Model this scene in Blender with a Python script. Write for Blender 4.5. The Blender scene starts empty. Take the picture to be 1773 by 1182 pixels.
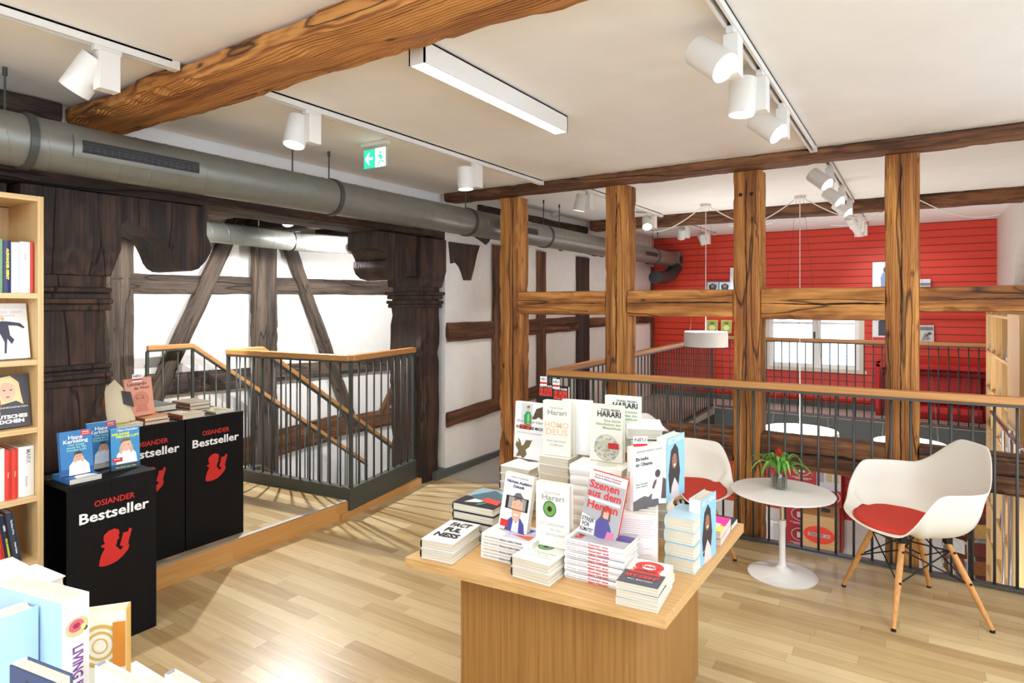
import bpy, bmesh, math, random
from mathutils import Matrix, Vector, noise
R = math.radians
random.seed(7)
sc = bpy.context.scene
COL = sc.collection

# ------------------------------------------------------------------ camera, world, exposure
CAMH, FPX, HORIZ, YAW = 1.5, 1075.0, 526.0, 33.0
cam = bpy.data.cameras.new('camera'); cam_o = bpy.data.objects.new('camera', cam); COL.objects.link(cam_o)
cam.sensor_width = 36.0; cam.lens = FPX / 1773.0 * 36.0; cam.shift_y = -(591.0 - HORIZ) / 1773.0
cam.clip_start = .05
cam_o.location = (0, 0, CAMH); cam_o.rotation_euler = (R(90), 0, R(YAW))
sc.camera = cam_o
world = bpy.data.worlds.new('daylight'); sc.world = world; world.use_nodes = True
bg = world.node_tree.nodes['Background']; bg.inputs[0].default_value = (.76, .93, 1.16, 1); bg.inputs[1].default_value = 4.9
sc.view_settings.view_transform = 'Standard'; sc.view_settings.look = 'None'
sc.view_settings.exposure = 0.16; sc.view_settings.gamma = 1.0; sc.view_settings.use_curve_mapping = False
sc.cycles.max_bounces = 8; sc.cycles.diffuse_bounces = 5; sc.cycles.sample_clamp_indirect = 6.0
sc.cycles.caustics_reflective = False; sc.cycles.caustics_refractive = False
WARM = (.985, .99, 1.01); SPOTW = 13.0; LINW = 20.0

SN, CS = math.sin(R(YAW)), math.cos(R(YAW))
def P(px, py, z=None, X=None, Y=None):
    """a point of the place seen at a pixel of the photograph, on the plane z, X or Y"""
    u = (px - 886.5) / FPX; v = (HORIZ - py) / FPX
    d = Vector((-SN + u * CS, CS + u * SN, v))
    t = (z - CAMH) / d.z if z is not None else (X / d.x if X is not None else Y / d.y)
    return Vector((d.x * t, d.y * t, CAMH + d.z * t))

# ------------------------------------------------------------------ materials
def C(r, g, b):
    f = lambda c: (c / 255 / 12.92) if c / 255 <= .04045 else ((c / 255 + .055) / 1.055) ** 2.4
    return (f(r), f(g), f(b), 1)
MC = {}
def nmat(name):
    m = bpy.data.materials.new(name); m.use_nodes = True
    return m, m.node_tree, m.node_tree.nodes['Principled BSDF']
def col(r, g, b, rough=.5, metal=0.0, bump=0.0, bscale=60, var=.04, emit=0.0):
    k = (r, g, b, rough, metal, bump, bscale, var, emit)
    if k in MC: return MC[k]
    m, nt, bs = nmat('paint_%d_%d_%d' % (r, g, b))
    c = C(r, g, b)
    no = nt.nodes.new('ShaderNodeTexNoise'); no.inputs['Scale'].default_value = bscale; no.inputs['Detail'].default_value = 3
    tc = nt.nodes.new('ShaderNodeTexCoord'); nt.links.new(tc.outputs['Object'], no.inputs['Vector'])
    mx = nt.nodes.new('ShaderNodeMix'); mx.data_type = 'RGBA'
    mx.inputs[6].default_value = tuple(x * (1 - var) for x in c[:3]) + (1,); mx.inputs[7].default_value = tuple(min(1, x * (1 + var)) for x in c[:3]) + (1,)
    nt.links.new(no.outputs['Fac'], mx.inputs[0]); nt.links.new(mx.outputs[2], bs.inputs['Base Color'])
    bs.inputs['Roughness'].default_value = rough; bs.inputs['Metallic'].default_value = metal
    if bump:
        bp = nt.nodes.new('ShaderNodeBump'); bp.inputs['Strength'].default_value = bump; bp.inputs['Distance'].default_value = .01
        nt.links.new(no.outputs['Fac'], bp.inputs['Height']); nt.links.new(bp.outputs[0], bs.inputs['Normal'])
    if emit:
        bs.inputs['Emission Color'].default_value = c; bs.inputs['Emission Strength'].default_value = emit
    MC[k] = m; return m
def ramp(nt, stops):
    r = nt.nodes.new('ShaderNodeValToRGB'); e = r.color_ramp.elements
    while len(e) < len(stops): e.new(.5)
    for i, (p, c) in enumerate(stops): e[i].position = p; e[i].color = c
    return r
def timber_mat(name, dark, mid, light, rough=.75, bands=.5, crack=1.0, kn=True):
    m, nt, bs = nmat(name); N = nt.nodes.new; L = nt.links.new
    tc = N('ShaderNodeTexCoord'); oi = N('ShaderNodeObjectInfo')
    mul = N('ShaderNodeVectorMath'); mul.operation = 'SCALE'; mul.inputs[0].default_value = (13, 7, 5); L(oi.outputs['Random'], mul.inputs['Scale'])
    add = N('ShaderNodeVectorMath'); add.operation = 'ADD'; L(tc.outputs['Object'], add.inputs[0]); L(mul.outputs[0], add.inputs[1])
    def mp(s):
        q = N('ShaderNodeMapping'); q.inputs['Scale'].default_value = s; L(add.outputs[0], q.inputs[0]); return q
    n1 = N('ShaderNodeTexNoise'); n1.inputs['Scale'].default_value = 1; n1.inputs['Detail'].default_value = 8; n1.inputs['Distortion'].default_value = .4; L(mp((11, 11, .9)).outputs[0], n1.inputs[0])
    n2 = N('ShaderNodeTexNoise'); n2.inputs['Scale'].default_value = 1; n2.inputs['Detail'].default_value = 6; L(mp((75, 75, 2.5)).outputs[0], n2.inputs[0])
    wv = N('ShaderNodeTexWave'); wv.bands_direction = 'X'; wv.inputs['Scale'].default_value = 26; wv.inputs['Distortion'].default_value = 9; wv.inputs['Detail'].default_value = 3; wv.inputs['Detail Scale'].default_value = .5
    L(mp((1, .8, .22)).outputs[0], wv.inputs[0])
    a = N('ShaderNodeMath'); a.operation = 'MULTIPLY_ADD'; L(wv.outputs['Fac'], a.inputs[0]); a.inputs[1].default_value = bands * .35; L(n1.outputs['Fac'], a.inputs[2])
    b = N('ShaderNodeMath'); b.operation = 'MULTIPLY_ADD'; L(n2.outputs['Fac'], b.inputs[0]); b.inputs[1].default_value = .55; L(a.outputs[0], b.inputs[2])
    rp = ramp(nt, [(.46, dark), (.74, mid), (1.08, light)]); rp.color_ramp.elements[-1].position = 1.0
    s = N('ShaderNodeMath'); s.operation = 'SUBTRACT'; L(b.outputs[0], s.inputs[0]); s.inputs[1].default_value = .05; L(s.outputs[0], rp.inputs[0])
    # long drying cracks
    n3 = N('ShaderNodeTexNoise'); n3.inputs['Scale'].default_value = 1; n3.inputs['Detail'].default_value = 2; L(mp((5, 5, .35)).outputs[0], n3.inputs[0])
    c1 = N('ShaderNodeMath'); c1.operation = 'SUBTRACT'; L(n3.outputs['Fac'], c1.inputs[0]); c1.inputs[1].default_value = .5
    c2 = N('ShaderNodeMath'); c2.operation = 'ABSOLUTE'; L(c1.outputs[0], c2.inputs[0])
    c3 = N('ShaderNodeMapRange'); L(c2.outputs[0], c3.inputs[0]); c3.inputs[1].default_value = .0; c3.inputs[2].default_value = .008; c3.inputs[3].default_value = 1 - .85 * crack; c3.inputs[4].default_value = 1
    vo = N('ShaderNodeTexVoronoi'); vo.inputs['Scale'].default_value = 1; L(mp((9, 9, 4)).outputs[0], vo.inputs[0])
    k1 = N('ShaderNodeMapRange'); L(vo.outputs['Distance'], k1.inputs[0]); k1.inputs[1].default_value = .04; k1.inputs[2].default_value = .13; k1.inputs[3].default_value = .25 if kn else 1; k1.inputs[4].default_value = 1
    mm = N('ShaderNodeMath'); mm.operation = 'MULTIPLY'; L(c3.outputs[0], mm.inputs[0]); L(k1.outputs[0], mm.inputs[1])
    mx = N('ShaderNodeMix'); mx.data_type = 'RGBA'; mx.blend_type = 'MULTIPLY'; mx.inputs[0].default_value = 1; L(rp.outputs[0], mx.inputs[6]); L(mm.outputs[0], mx.inputs[7])
    L(mx.outputs[2], bs.inputs['Base Color']); bs.inputs['Roughness'].default_value = rough
    hh = N('ShaderNodeMath'); hh.operation = 'MULTIPLY'; L(b.outputs[0], hh.inputs[0]); L(mm.outputs[0], hh.inputs[1])
    bp = N('ShaderNodeBump'); bp.inputs['Strength'].default_value = .7; bp.inputs['Distance'].default_value = .012; L(hh.outputs[0], bp.inputs['Height']); L(bp.outputs[0], bs.inputs['Normal'])
    return m
T_GOLD = timber_mat('old_golden_timber', C(60, 31, 12), C(150, 92, 38), C(208, 146, 74), bands=.28)
T_BROWN = timber_mat('old_brown_timber', C(34, 17, 9), C(88, 52, 28), C(138, 92, 54))
T_DARK = timber_mat('blackened_oak', C(12, 7, 4), C(40, 25, 15), C(74, 50, 33), rough=.65)
T_GREY = timber_mat('weathered_grey_oak', C(26, 20, 15), C(62, 50, 40), C(104, 88, 72))
T_BEAM = timber_mat('figured_ceiling_beam', C(58, 29, 11), C(142, 84, 35), C(200, 138, 70), bands=.75)

def plank_mat(name, c1, c2, c3, row=.072, length=.95, axis=0, rough=.32, seam=.55):
    m, nt, bs = nmat(name); N = nt.nodes.new; L = nt.links.new
    tc = N('ShaderNodeTexCoord'); sp = N('ShaderNodeSeparateXYZ'); L(tc.outputs['Object'], sp.inputs[0])
    A, B = ((sp.outputs[0], sp.outputs[1]), (sp.outputs[1], sp.outputs[0]), (sp.outputs[1], sp.outputs[2]))[axis]
    def M(op, a, b=None, c=None):
        q = N('ShaderNodeMath'); q.operation = op
        for i, v in enumerate((a, b, c)):
            if v is None: continue
            if isinstance(v, (int, float)): q.inputs[i].default_value = v
            else: L(v, q.inputs[i])
        return q.outputs[0]
    r0 = M('DIVIDE', B, row); ri = M('FLOOR', r0); rf = M('FRACT', r0)
    wn = N('ShaderNodeTexWhiteNoise'); wn.noise_dimensions = '1D'; L(ri, wn.inputs['W'])
    x0 = M('DIVIDE', M('MULTIPLY_ADD', wn.outputs['Value'], 7.3, A), length); xi = M('FLOOR', x0); xf = M('FRACT', x0)
    cb = N('ShaderNodeCombineXYZ'); L(ri, cb.inputs[0]); L(xi, cb.inputs[1])
    w2 = N('ShaderNodeTexWhiteNoise'); w2.noise_dimensions = '2D'; L(cb.outputs[0], w2.inputs['Vector'])
    cv = N('ShaderNodeCombineXYZ'); L(M('MULTIPLY', A, 1.6), cv.inputs[0]); L(M('MULTIPLY_ADD', B, 26, M('MULTIPLY', w2.outputs['Value'], 40)), cv.inputs[1]); L(M('MULTIPLY', w2.outputs['Value'], 9), cv.inputs[2])
    gn = N('ShaderNodeTexNoise'); gn.inputs['Scale'].default_value = 1.3; gn.inputs['Detail'].default_value = 6; gn.inputs['Distortion'].default_value = 1.2; L(cv.outputs[0], gn.inputs[0])
    v = M('ADD', M('MULTIPLY', w2.outputs['Value'], .55), M('MULTIPLY', gn.outputs['Fac'], .6))
    rp = ramp(nt, [(.18, c1), (.55, c2), (.95, c3)]); L(v, rp.inputs[0])
    e1 = M('MINIMUM', M('MINIMUM', rf, M('SUBTRACT', 1, rf)), M('MULTIPLY', M('MINIMUM', xf, M('SUBTRACT', 1, xf)), length / row))
    mr = N('ShaderNodeMapRange'); L(e1, mr.inputs[0]); mr.inputs[1].default_value = 0; mr.inputs[2].default_value = .022; mr.inputs[3].default_value = seam; mr.inputs[4].default_value = 1
    mx = N('ShaderNodeMix'); mx.data_type = 'RGBA'; mx.blend_type = 'MULTIPLY'; mx.inputs[0].default_value = 1; L(rp.outputs[0], mx.inputs[6]); L(mr.outputs[0], mx.inputs[7])
    L(mx.outputs[2], bs.inputs['Base Color']); bs.inputs['Roughness'].default_value = rough
    bp = N('ShaderNodeBump'); bp.inputs['Strength'].default_value = .12; bp.inputs['Distance'].default_value = .004; L(mr.outputs[0], bp.inputs['Height']); L(bp.outputs[0], bs.inputs['Normal'])
    return m
FLOORM = plank_mat('oak_strip_parquet', C(156, 126, 82), C(184, 158, 112), C(206, 184, 140), length=.62)
KERBM = plank_mat('oak_kerb_boards', C(178, 122, 60), C(196, 146, 84), C(212, 168, 108), row=.0601, length=.8, axis=2, seam=.85)

def veneer(name, a, b, ax='Z', rough=.45, f=110):
    m, nt, bs = nmat(name); N = nt.nodes.new; L = nt.links.new
    tc = N('ShaderNodeTexCoord'); mp = N('ShaderNodeMapping'); s = [f, f, f]; s['XYZ'.index(ax)] = 2.2; mp.inputs['Scale'].default_value = s; L(tc.outputs['Object'], mp.inputs[0])
    n = N('ShaderNodeTexNoise'); n.inputs['Scale'].default_value = 1; n.inputs['Detail'].default_value = 5; L(mp.outputs[0], n.inputs[0])
    rp = ramp(nt, [(.3, a), (.7, b)]); L(n.outputs['Fac'], rp.inputs[0]); L(rp.outputs[0], bs.inputs['Base Color']); bs.inputs['Roughness'].default_value = rough
    bp = N('ShaderNodeBump'); bp.inputs['Strength'].default_value = .1; bp.inputs['Distance'].default_value = .002; L(n.outputs['Fac'], bp.inputs['Height']); L(bp.outputs[0], bs.inputs['Normal'])
    return m
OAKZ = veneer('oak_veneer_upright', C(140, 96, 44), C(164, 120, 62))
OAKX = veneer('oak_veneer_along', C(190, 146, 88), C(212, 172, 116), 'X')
OAKY = veneer('oak_veneer_deep', C(196, 154, 98), C(220, 182, 128), 'Y')
RAILX = veneer('oak_handrail_x', C(176, 118, 58), C(200, 146, 84), 'X'); RAILY = veneer('oak_handrail_y', C(176, 118, 58), C(200, 146, 84), 'Y')
SHELFZ = veneer('light_ash_upright', C(204, 166, 108), C(226, 192, 138)); SHELFY = veneer('light_ash_board', C(210, 172, 114), C(230, 198, 146), 'Y')
BLACKW = veneer('black_stained_ash', C(7, 6, 5), C(15, 12, 11), 'Z', .7)
BLACKW.node_tree.nodes['Principled BSDF'].inputs['Specular IOR Level'].default_value = .2
DOWEL = veneer('maple_dowel', C(186, 126, 62), C(208, 150, 84), 'Z')
def plaster(name, c, b=.35, sc_=9):
    m, nt, bs = nmat(name); N = nt.nodes.new; L = nt.links.new
    tc = N('ShaderNodeTexCoord'); n = N('ShaderNodeTexNoise'); n.inputs['Scale'].default_value = sc_; n.inputs['Detail'].default_value = 7; n.inputs['Roughness'].default_value = .65; L(tc.outputs['Object'], n.inputs[0])
    bs.inputs['Roughness'].default_value = .9; bs.inputs['Base Color'].default_value = c
    rp = ramp(nt, [(.3, tuple(x * .94 for x in c[:3]) + (1,)), (.7, c)]); L(n.outputs['Fac'], rp.inputs[0]); L(rp.outputs[0], bs.inputs['Base Color'])
    bp = N('ShaderNodeBump'); bp.inputs['Strength'].default_value = b; bp.inputs['Distance'].default_value = .02; L(n.outputs['Fac'], bp.inputs['Height']); L(bp.outputs[0], bs.inputs['Normal'])
    return m
WHITEW = plaster('rough_lime_plaster', C(238, 234, 226)); CEILM = plaster('smooth_white_ceiling', C(243, 240, 234), .05, 3)
PEACH = plaster('peach_plaster', C(214, 176, 150), .1, 4)
GREYF = col(168, 160, 148, .5, bump=.05, bscale=30)
STEEL = col(74, 76, 72, .45, .35); STEELG = col(70, 72, 66, .5, .1)
WHITEP = col(226, 222, 214, .45, var=.01); BLACKM = col(18, 17, 17, .4, .3)
DUCTM = col(128, 128, 120, .38, .45, bump=.04, bscale=14, var=.12); DUCTD = col(66, 66, 66, .45, .6)
SHELL = col(226, 222, 208, .42, var=.01); PADR = col(190, 48, 26, .85, bump=.2, bscale=420, var=.12)
REDLOGO = col(196, 32, 24, .55, var=.02); WHT = col(240, 238, 234, .5, var=.01); BLK = col(22, 20, 22, .5, var=.02)
def emis(name, c, s):
    m, nt, bs = nmat(name); bs.inputs['Base Color'].default_value = c; bs.inputs['Emission Color'].default_value = c; bs.inputs['Emission Strength'].default_value = s; return m
LENS = emis('lamp_lens', (1, .95, .86, 1), 14); LINL = emis('linear_diffuser', (1, .95, .86, 1), 9)
EXITG = emis('exit_sign_green', C(40, 190, 150), 1.1); EXITW = emis('exit_sign_white', C(235, 255, 248), 1.5)
def pages_mat():
    m, nt, bs = nmat('page_edges'); N = nt.nodes.new; L = nt.links.new
    tc = N('ShaderNodeTexCoord'); mp = N('ShaderNodeMapping'); mp.inputs['Scale'].default_value = (4, 4, 900); L(tc.outputs['Object'], mp.inputs[0])
    n = N('ShaderNodeTexNoise'); n.inputs['Scale'].default_value = 1; n.inputs['Detail'].default_value = 2; L(mp.outputs[0], n.inputs[0])
    rp = ramp(nt, [(.3, C(184, 175, 152)), (.6, C(222, 214, 194))]); L(n.outputs['Fac'], rp.inputs[0]); L(rp.outputs[0], bs.inputs['Base Color']); bs.inputs['Roughness'].default_value = .8
    return m
PAGES = pages_mat()
def slat_mat():
    m, nt, bs = nmat('red_slatwall'); N = nt.nodes.new; L = nt.links.new
    tc = N('ShaderNodeTexCoord'); sp = N('ShaderNodeSeparateXYZ'); L(tc.outputs['Object'], sp.inputs[0])
    a = N('ShaderNodeMath'); a.operation = 'DIVIDE'; L(sp.outputs[2], a.inputs[0]); a.inputs[1].default_value = .093
    f = N('ShaderNodeMath'); f.operation = 'FRACT'; L(a.outputs[0], f.inputs[0])
    g = N('ShaderNodeMath'); g.operation = 'LESS_THAN'; L(f.outputs[0], g.inputs[0]); g.inputs[1].default_value = .09
    mx = N('ShaderNodeMix'); mx.data_type = 'RGBA'; L(g.outputs[0], mx.inputs[0]); mx.inputs[6].default_value = C(212, 58, 33); mx.inputs[7].default_value = C(84, 20, 14)
    L(mx.outputs[2], bs.inputs['Base Color']); bs.inputs['Roughness'].default_value = .5
    iv = N('ShaderNodeMath'); iv.operation = 'SUBTRACT'; iv.inputs[0].default_value = 1; L(g.outputs[0], iv.inputs[1])
    bp = N('ShaderNodeBump'); bp.inputs['Strength'].default_value = .6; bp.inputs['Distance'].default_value = .01; L(iv.outputs[0], bp.inputs['Height']); L(bp.outputs[0], bs.inputs['Normal'])
    return m
SLAT = slat_mat()
def glassm(name, c=(1, 1, 1, 1), mixf=.9):
    m, nt, bs = nmat(name); N = nt.nodes.new; L = nt.links.new
    tr = N('ShaderNodeBsdfTransparent'); tr.inputs[0].default_value = c; gl = N('ShaderNodeBsdfGlossy'); gl.inputs['Roughness'].default_value = .03
    mx = N('ShaderNodeMixShader'); mx.inputs[0].default_value = mixf; L(gl.outputs[0], mx.inputs[1]); L(tr.outputs[0], mx.inputs[2]); L(mx.outputs[0], nt.nodes['Material Output'].inputs[0])
    return m
GLASS = glassm('clear_glass'); ACRYL = glassm('clear_acrylic', (.97, .98, .97, 1), .88)

# ------------------------------------------------------------------ mesh helpers
class MB:
    def __init__(s): s.v = []; s.f = []; s.m = []
    def quad(s, pts, mi=0):
        n = len(s.v); s.v += [tuple(p) for p in pts]; s.f.append(tuple(range(n, n + len(pts)))); s.m.append(mi); return s
    def box(s, a, b, mi=0, M=None):
        x0, y0, z0 = a; x1, y1, z1 = b; n = len(s.v)
        vs = [(x0, y0, z0), (x1, y0, z0), (x1, y1, z0), (x0, y1, z0), (x0, y0, z1), (x1, y0, z1), (x1, y1, z1), (x0, y1, z1)]
        if M: vs = [tuple(M @ Vector(v)) for v in vs]
        s.v += vs
        for f in ((0, 3, 2, 1), (4, 5, 6, 7), (0, 1, 5, 4), (1, 2, 6, 5), (2, 3, 7, 6), (3, 0, 4, 7)):
            s.f.append(tuple(n + i for i in f)); s.m.append(mi)
        return s
    def tube(s, pts, r, seg=8, mi=0, caps=True):
        pts = [Vector(p) for p in pts]; rs = r if isinstance(r, (list, tuple)) else [r] * len(pts); n0 = len(s.v)
        up = None
        for i, p in enumerate(pts):
            t = (pts[min(i + 1, len(pts) - 1)] - pts[max(i - 1, 0)]).normalized()
            if up is None: up = t.orthogonal().normalized()
            up = (up - t * up.dot(t)).normalized(); w = t.cross(up)
            for k in range(seg):
                a = 2 * math.pi * k / seg; s.v.append(tuple(p + (up * math.cos(a) + w * math.sin(a)) * rs[i]))
        for i in range(len(pts) - 1):
            for k in range(seg):
                a = n0 + i * seg + k; b = n0 + i * seg + (k + 1) % seg; s.f.append((a, b, b + seg, a + seg)); s.m.append(mi)
        if caps:
            s.f.append(tuple(n0 + k for k in reversed(range(seg)))); s.m.append(mi)
            s.f.append(tuple(n0 + (len(pts) - 1) * seg + k for k in range(seg))); s.m.append(mi)
        return s
    def lathe(s, prof, seg=32, mi=0, M=None, caps=True):
        n0 = len(s.v)
        for (r, z) in prof:
            for k in range(seg):
                a = 2 * math.pi * k / seg; v = Vector((r * math.cos(a), r * math.sin(a), z)); s.v.append(tuple(M @ v if M else v))
        for i in range(len(prof) - 1):
            for k in range(seg):
                a = n0 + i * seg + k; b = n0 + i * seg + (k + 1) % seg; s.f.append((a, b, b + seg, a + seg)); s.m.append(mi)
        if caps:
            s.f.append(tuple(n0 + k for k in reversed(range(seg)))); s.m.append(mi)
            s.f.append(tuple(n0 + (len(prof) - 1) * seg + k for k in range(seg))); s.m.append(mi)
        return s
    def prism(s, poly, off, mi=0):
        """polygon (list of 3D points) extruded by the vector off"""
        n = len(poly); n0 = len(s.v); off = Vector(off)
        s.v += [tuple(p) for p in poly] + [tuple(Vector(p) + off) for p in poly]
        s.f.append(tuple(n0 + i for i in range(n))); s.m.append(mi); s.f.append(tuple(n0 + n + i for i in reversed(range(n)))); s.m.append(mi)
        for i in range(n):
            j = (i + 1) % n; s.f.append((n0 + i, n0 + n + i, n0 + n + j, n0 + j)); s.m.append(mi)
        return s
    def build(s, name, mats, parent=None, smooth=False, bevel=0, M=None, fix=True):
        me = bpy.data.meshes.new(name); me.from_pydata(s.v, [], s.f); mats = mats if isinstance(mats, (list, tuple)) else [mats]
        for m in mats: me.materials.append(m)
        for p, mi in zip(me.polygons, s.m): p.material_index = mi
        if fix:
            bm = bmesh.new(); bm.from_mesh(me); bmesh.ops.recalc_face_normals(bm, faces=bm.faces); bm.to_mesh(me); bm.free()
        if smooth: me.shade_smooth()
        o = bpy.data.objects.new(name, me); COL.objects.link(o)
        if smooth == 'auto':
            md = o.modifiers.new('edges', 'EDGE_SPLIT'); md.split_angle = R(35)
        if bevel:
            b = o.modifiers.new('bevel', 'BEVEL'); b.width = bevel; b.segments = 2; b.limit_method = 'ANGLE'
        if M is not None: o.matrix_world = M
        if parent: o.parent = parent
        return o
def tag(o, label=None, cat=None, group=None, kind=None):
    if label: o['label'] = label
    if cat: o['category'] = cat
    if group: o['group'] = group
    if kind: o['kind'] = kind
    return o
def thing(name, loc, rz, label, cat, group=None):
    o = bpy.data.objects.new(name, None); COL.objects.link(o); o.location = loc; o.rotation_euler = (0, 0, rz); o.empty_display_size = .05
    return tag(o, label, cat, group)
def struct(name, mb, m, label=None, **k): return tag(mb.build(name, m, **k), label, None, None, 'structure')
def copy_tree(o, parent=None):
    c = o.copy(); COL.objects.link(c)
    if parent is not None:
        c.parent = parent; c.matrix_parent_inverse = o.matrix_parent_inverse.copy()
    for ch in list(o.children): copy_tree(ch, c)
    return c
def text_mesh(s, size, bold=0.0, align='CENTER', ext=.0002):
    cu = bpy.data.curves.new('t', 'FONT'); cu.body = s; cu.size = size; cu.offset = bold; cu.align_x = align; cu.align_y = 'CENTER'; cu.extrude = ext; cu.resolution_u = 2
    o = bpy.data.objects.new('t', cu); COL.objects.link(o); dg = bpy.context.evaluated_depsgraph_get(); dg.update()
    me = bpy.data.meshes.new_from_object(o.evaluated_get(dg)); COL.objects.unlink(o); bpy.data.objects.remove(o); bpy.data.curves.remove(cu)
    return me
def frame(o, X, Y):
    X = Vector(X).normalized(); Y = Vector(Y).normalized(); Z = X.cross(Y)
    M = Matrix((X, Y, Z)).transposed().to_4x4(); M.translation = Vector(o); return M
def lettering(lines, M, m, parent, name='lettering'):
    """lines: (text, size, x, y, bold, align[, width]) in the plane of M"""
    vs, fs = [], []
    for ln in lines:
        s, size, x, y, bold, al = ln[:6]; me = text_mesh(s, size, bold, al); n = len(vs)
        k = 1.0
        if len(ln) > 6 and len(me.vertices):
            w = max(v.co.x for v in me.vertices) - min(v.co.x for v in me.vertices); k = ln[6] / max(w, 1e-6)
        vs += [(v.co.x * k + x, v.co.y + y, v.co.z) for v in me.vertices]; fs += [tuple(n + i for i in p.vertices) for p in me.polygons]
        bpy.data.meshes.remove(me)
    me = bpy.data.meshes.new(name); me.from_pydata(vs, [], fs); me.materials.append(m); o = bpy.data.objects.new(name, me); COL.objects.link(o)
    o.matrix_world = M
    if parent: o.parent = parent
    return o

def timber(name, p0, p1, w, h, mat, side=(1, 0, 0), rough=.006, label=None, cat=None, group=None, parent=None, kind=None, step=.05, bow=0.0, seed=0, taper=None):
    """hand-hewn squared timber from p0 to p1; local z runs along it, w across `side`, h across the rest"""
    p0, p1 = Vector(p0), Vector(p1); ax = (p1 - p0); Lg = ax.length; ax.normalize(); sd = Vector(side); sd = (sd - ax * sd.dot(ax)).normalized(); yy = ax.cross(sd)
    n = max(3, int(Lg / step)); k = 4; mb = MB(); ring = []
    for i in range(k): ring.append((-1 + 2 * i / k, -1))
    for i in range(k): ring.append((1, -1 + 2 * i / k))
    for i in range(k): ring.append((1 - 2 * i / k, 1))
    for i in range(k): ring.append((-1, 1 - 2 * i / k))
    rn = len(ring)
    for j in range(n + 1):
        z = Lg * j / n; tp = 1.0 if not taper else taper(z / Lg)
        for (a, b) in ring:
            x = a * w / 2 * tp; y = b * h / 2; corner = abs(a) == 1 and abs(b) == 1
            q = noise.noise(Vector((x * 9 + seed * 3.1, y * 9 + seed, z * 3.3))); q2 = noise.noise(Vector((x * 20 + seed, y * 20, z * 12 + seed)))
            dd = rough * (q * 1.4 + q2 * .5) - (rough * 1.0 if corner else 0)
            if corner and q2 > .25: dd -= rough * 1.5
            x += (dd if abs(a) == 1 else 0) * (1 if a > 0 else -1); y += (dd if abs(b) == 1 else 0) * (1 if b > 0 else -1)
            y += bow * math.sin(math.pi * z / Lg)
            mb.v.append((x, y, z))
    for j in range(n):
        for i in range(rn):
            a = j * rn + i; b = j * rn + (i + 1) % rn; mb.f.append((a, b, b + rn, a + rn)); mb.m.append(0)
    mb.f.append(tuple(reversed(range(rn)))); mb.m.append(0); mb.f.append(tuple(n * rn + i for i in range(rn))); mb.m.append(0)
    M = Matrix((sd, yy, ax)).transposed().to_4x4(); M.translation = p0
    o = mb.build(name, mat, parent, M=M)
    return tag(o, label, cat, group, kind)

def crack(o, L_, half, axis, a0=.03, a1=.97, at=0.0, wd=.003, seed=0, ts=0, rough=.005):
    """dark drying crack along a timber: axis 'y' = local -y face (posts), 'x' = local -x face (rails)"""
    def off(c, z):
        x, y = (c, -half) if axis == 'y' else (-half, c)
        q = noise.noise(Vector((x * 9 + ts * 3.1, y * 9 + ts, z * 3.3))); q2 = noise.noise(Vector((x * 20 + ts, y * 20, z * 12 + ts)))
        return half + rough * (q * 1.4 + q2 * .5) + .0024
    random.seed(seed); n = int(L_ * 20) + 4; up, lo = [], []; c = at; w = .001
    for i in range(n + 1):
        f = a0 + (a1 - a0) * i / n; c += random.uniform(-.0022, .0022); c += (at - c) * .1; w = max(.0008, min(wd, w + random.uniform(-.3, .3) * wd + (wd * .8 - w) * .35)) * (1 if 0 < i < n else .2)
        z = L_ * f
        up.append((c + w, z)); lo.append((c - w, z))
    mb = MB()
    for i in range(n):
        q = [up[i], up[i + 1], lo[i + 1], lo[i]]
        pts = [Vector((x, -off(0 if abs(at) < .02 else at, z), z)) if axis == 'y' else Vector((-off(0, z), x, z)) for x, z in q]
        d = Vector((0, .010, 0)) if axis == 'y' else Vector((.010, 0, 0)); mb.prism(pts, d)
    c_ = mb.build('drying_crack', CRACKM); c_.parent = o; return c_
CRACKM = col(16, 9, 5, .9)
# ------------------------------------------------------------------ the setting
CZ = 2.45; CZ2 = 2.52; WX = -3.44; RW = 9.38; OX = -5.75
struct('floor', MB().prism([(-3.36, -2.5, 0), (2.6, -2.5, 0), (2.6, 4.22, 0), (-2.3, 4.22, 0), (-3.52, 4.22, 0), (-3.44, 3.0, 0)], (0, 0, -.28)), FLOORM)
struct('floor_corridor', MB().prism([(-3.6, 4.222, .0), (-2.30, 4.222, .0), (-2.30, RW, .1), (-3.6, RW, .1)], (0, 0, -.28)), GREYF)
struct('floor_back', MB().prism([(-2.30, 8.56, .1), (2.6, 8.56, .1), (2.6, RW, .1), (-2.30, RW, .1)], (0, 0, -.30)), GREYF)
struct('floor_landing', MB().prism([(OX, -2.5, .12), (-3.357, -2.5, .12), (-3.357, 1.0, .12), (-3.358, 3.065, .12), (-4.62, 2.94, .12), (-4.62, 3.2, .12), (OX, 3.2, .12)], (0, 0, -.30)), FLOORM)
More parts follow.
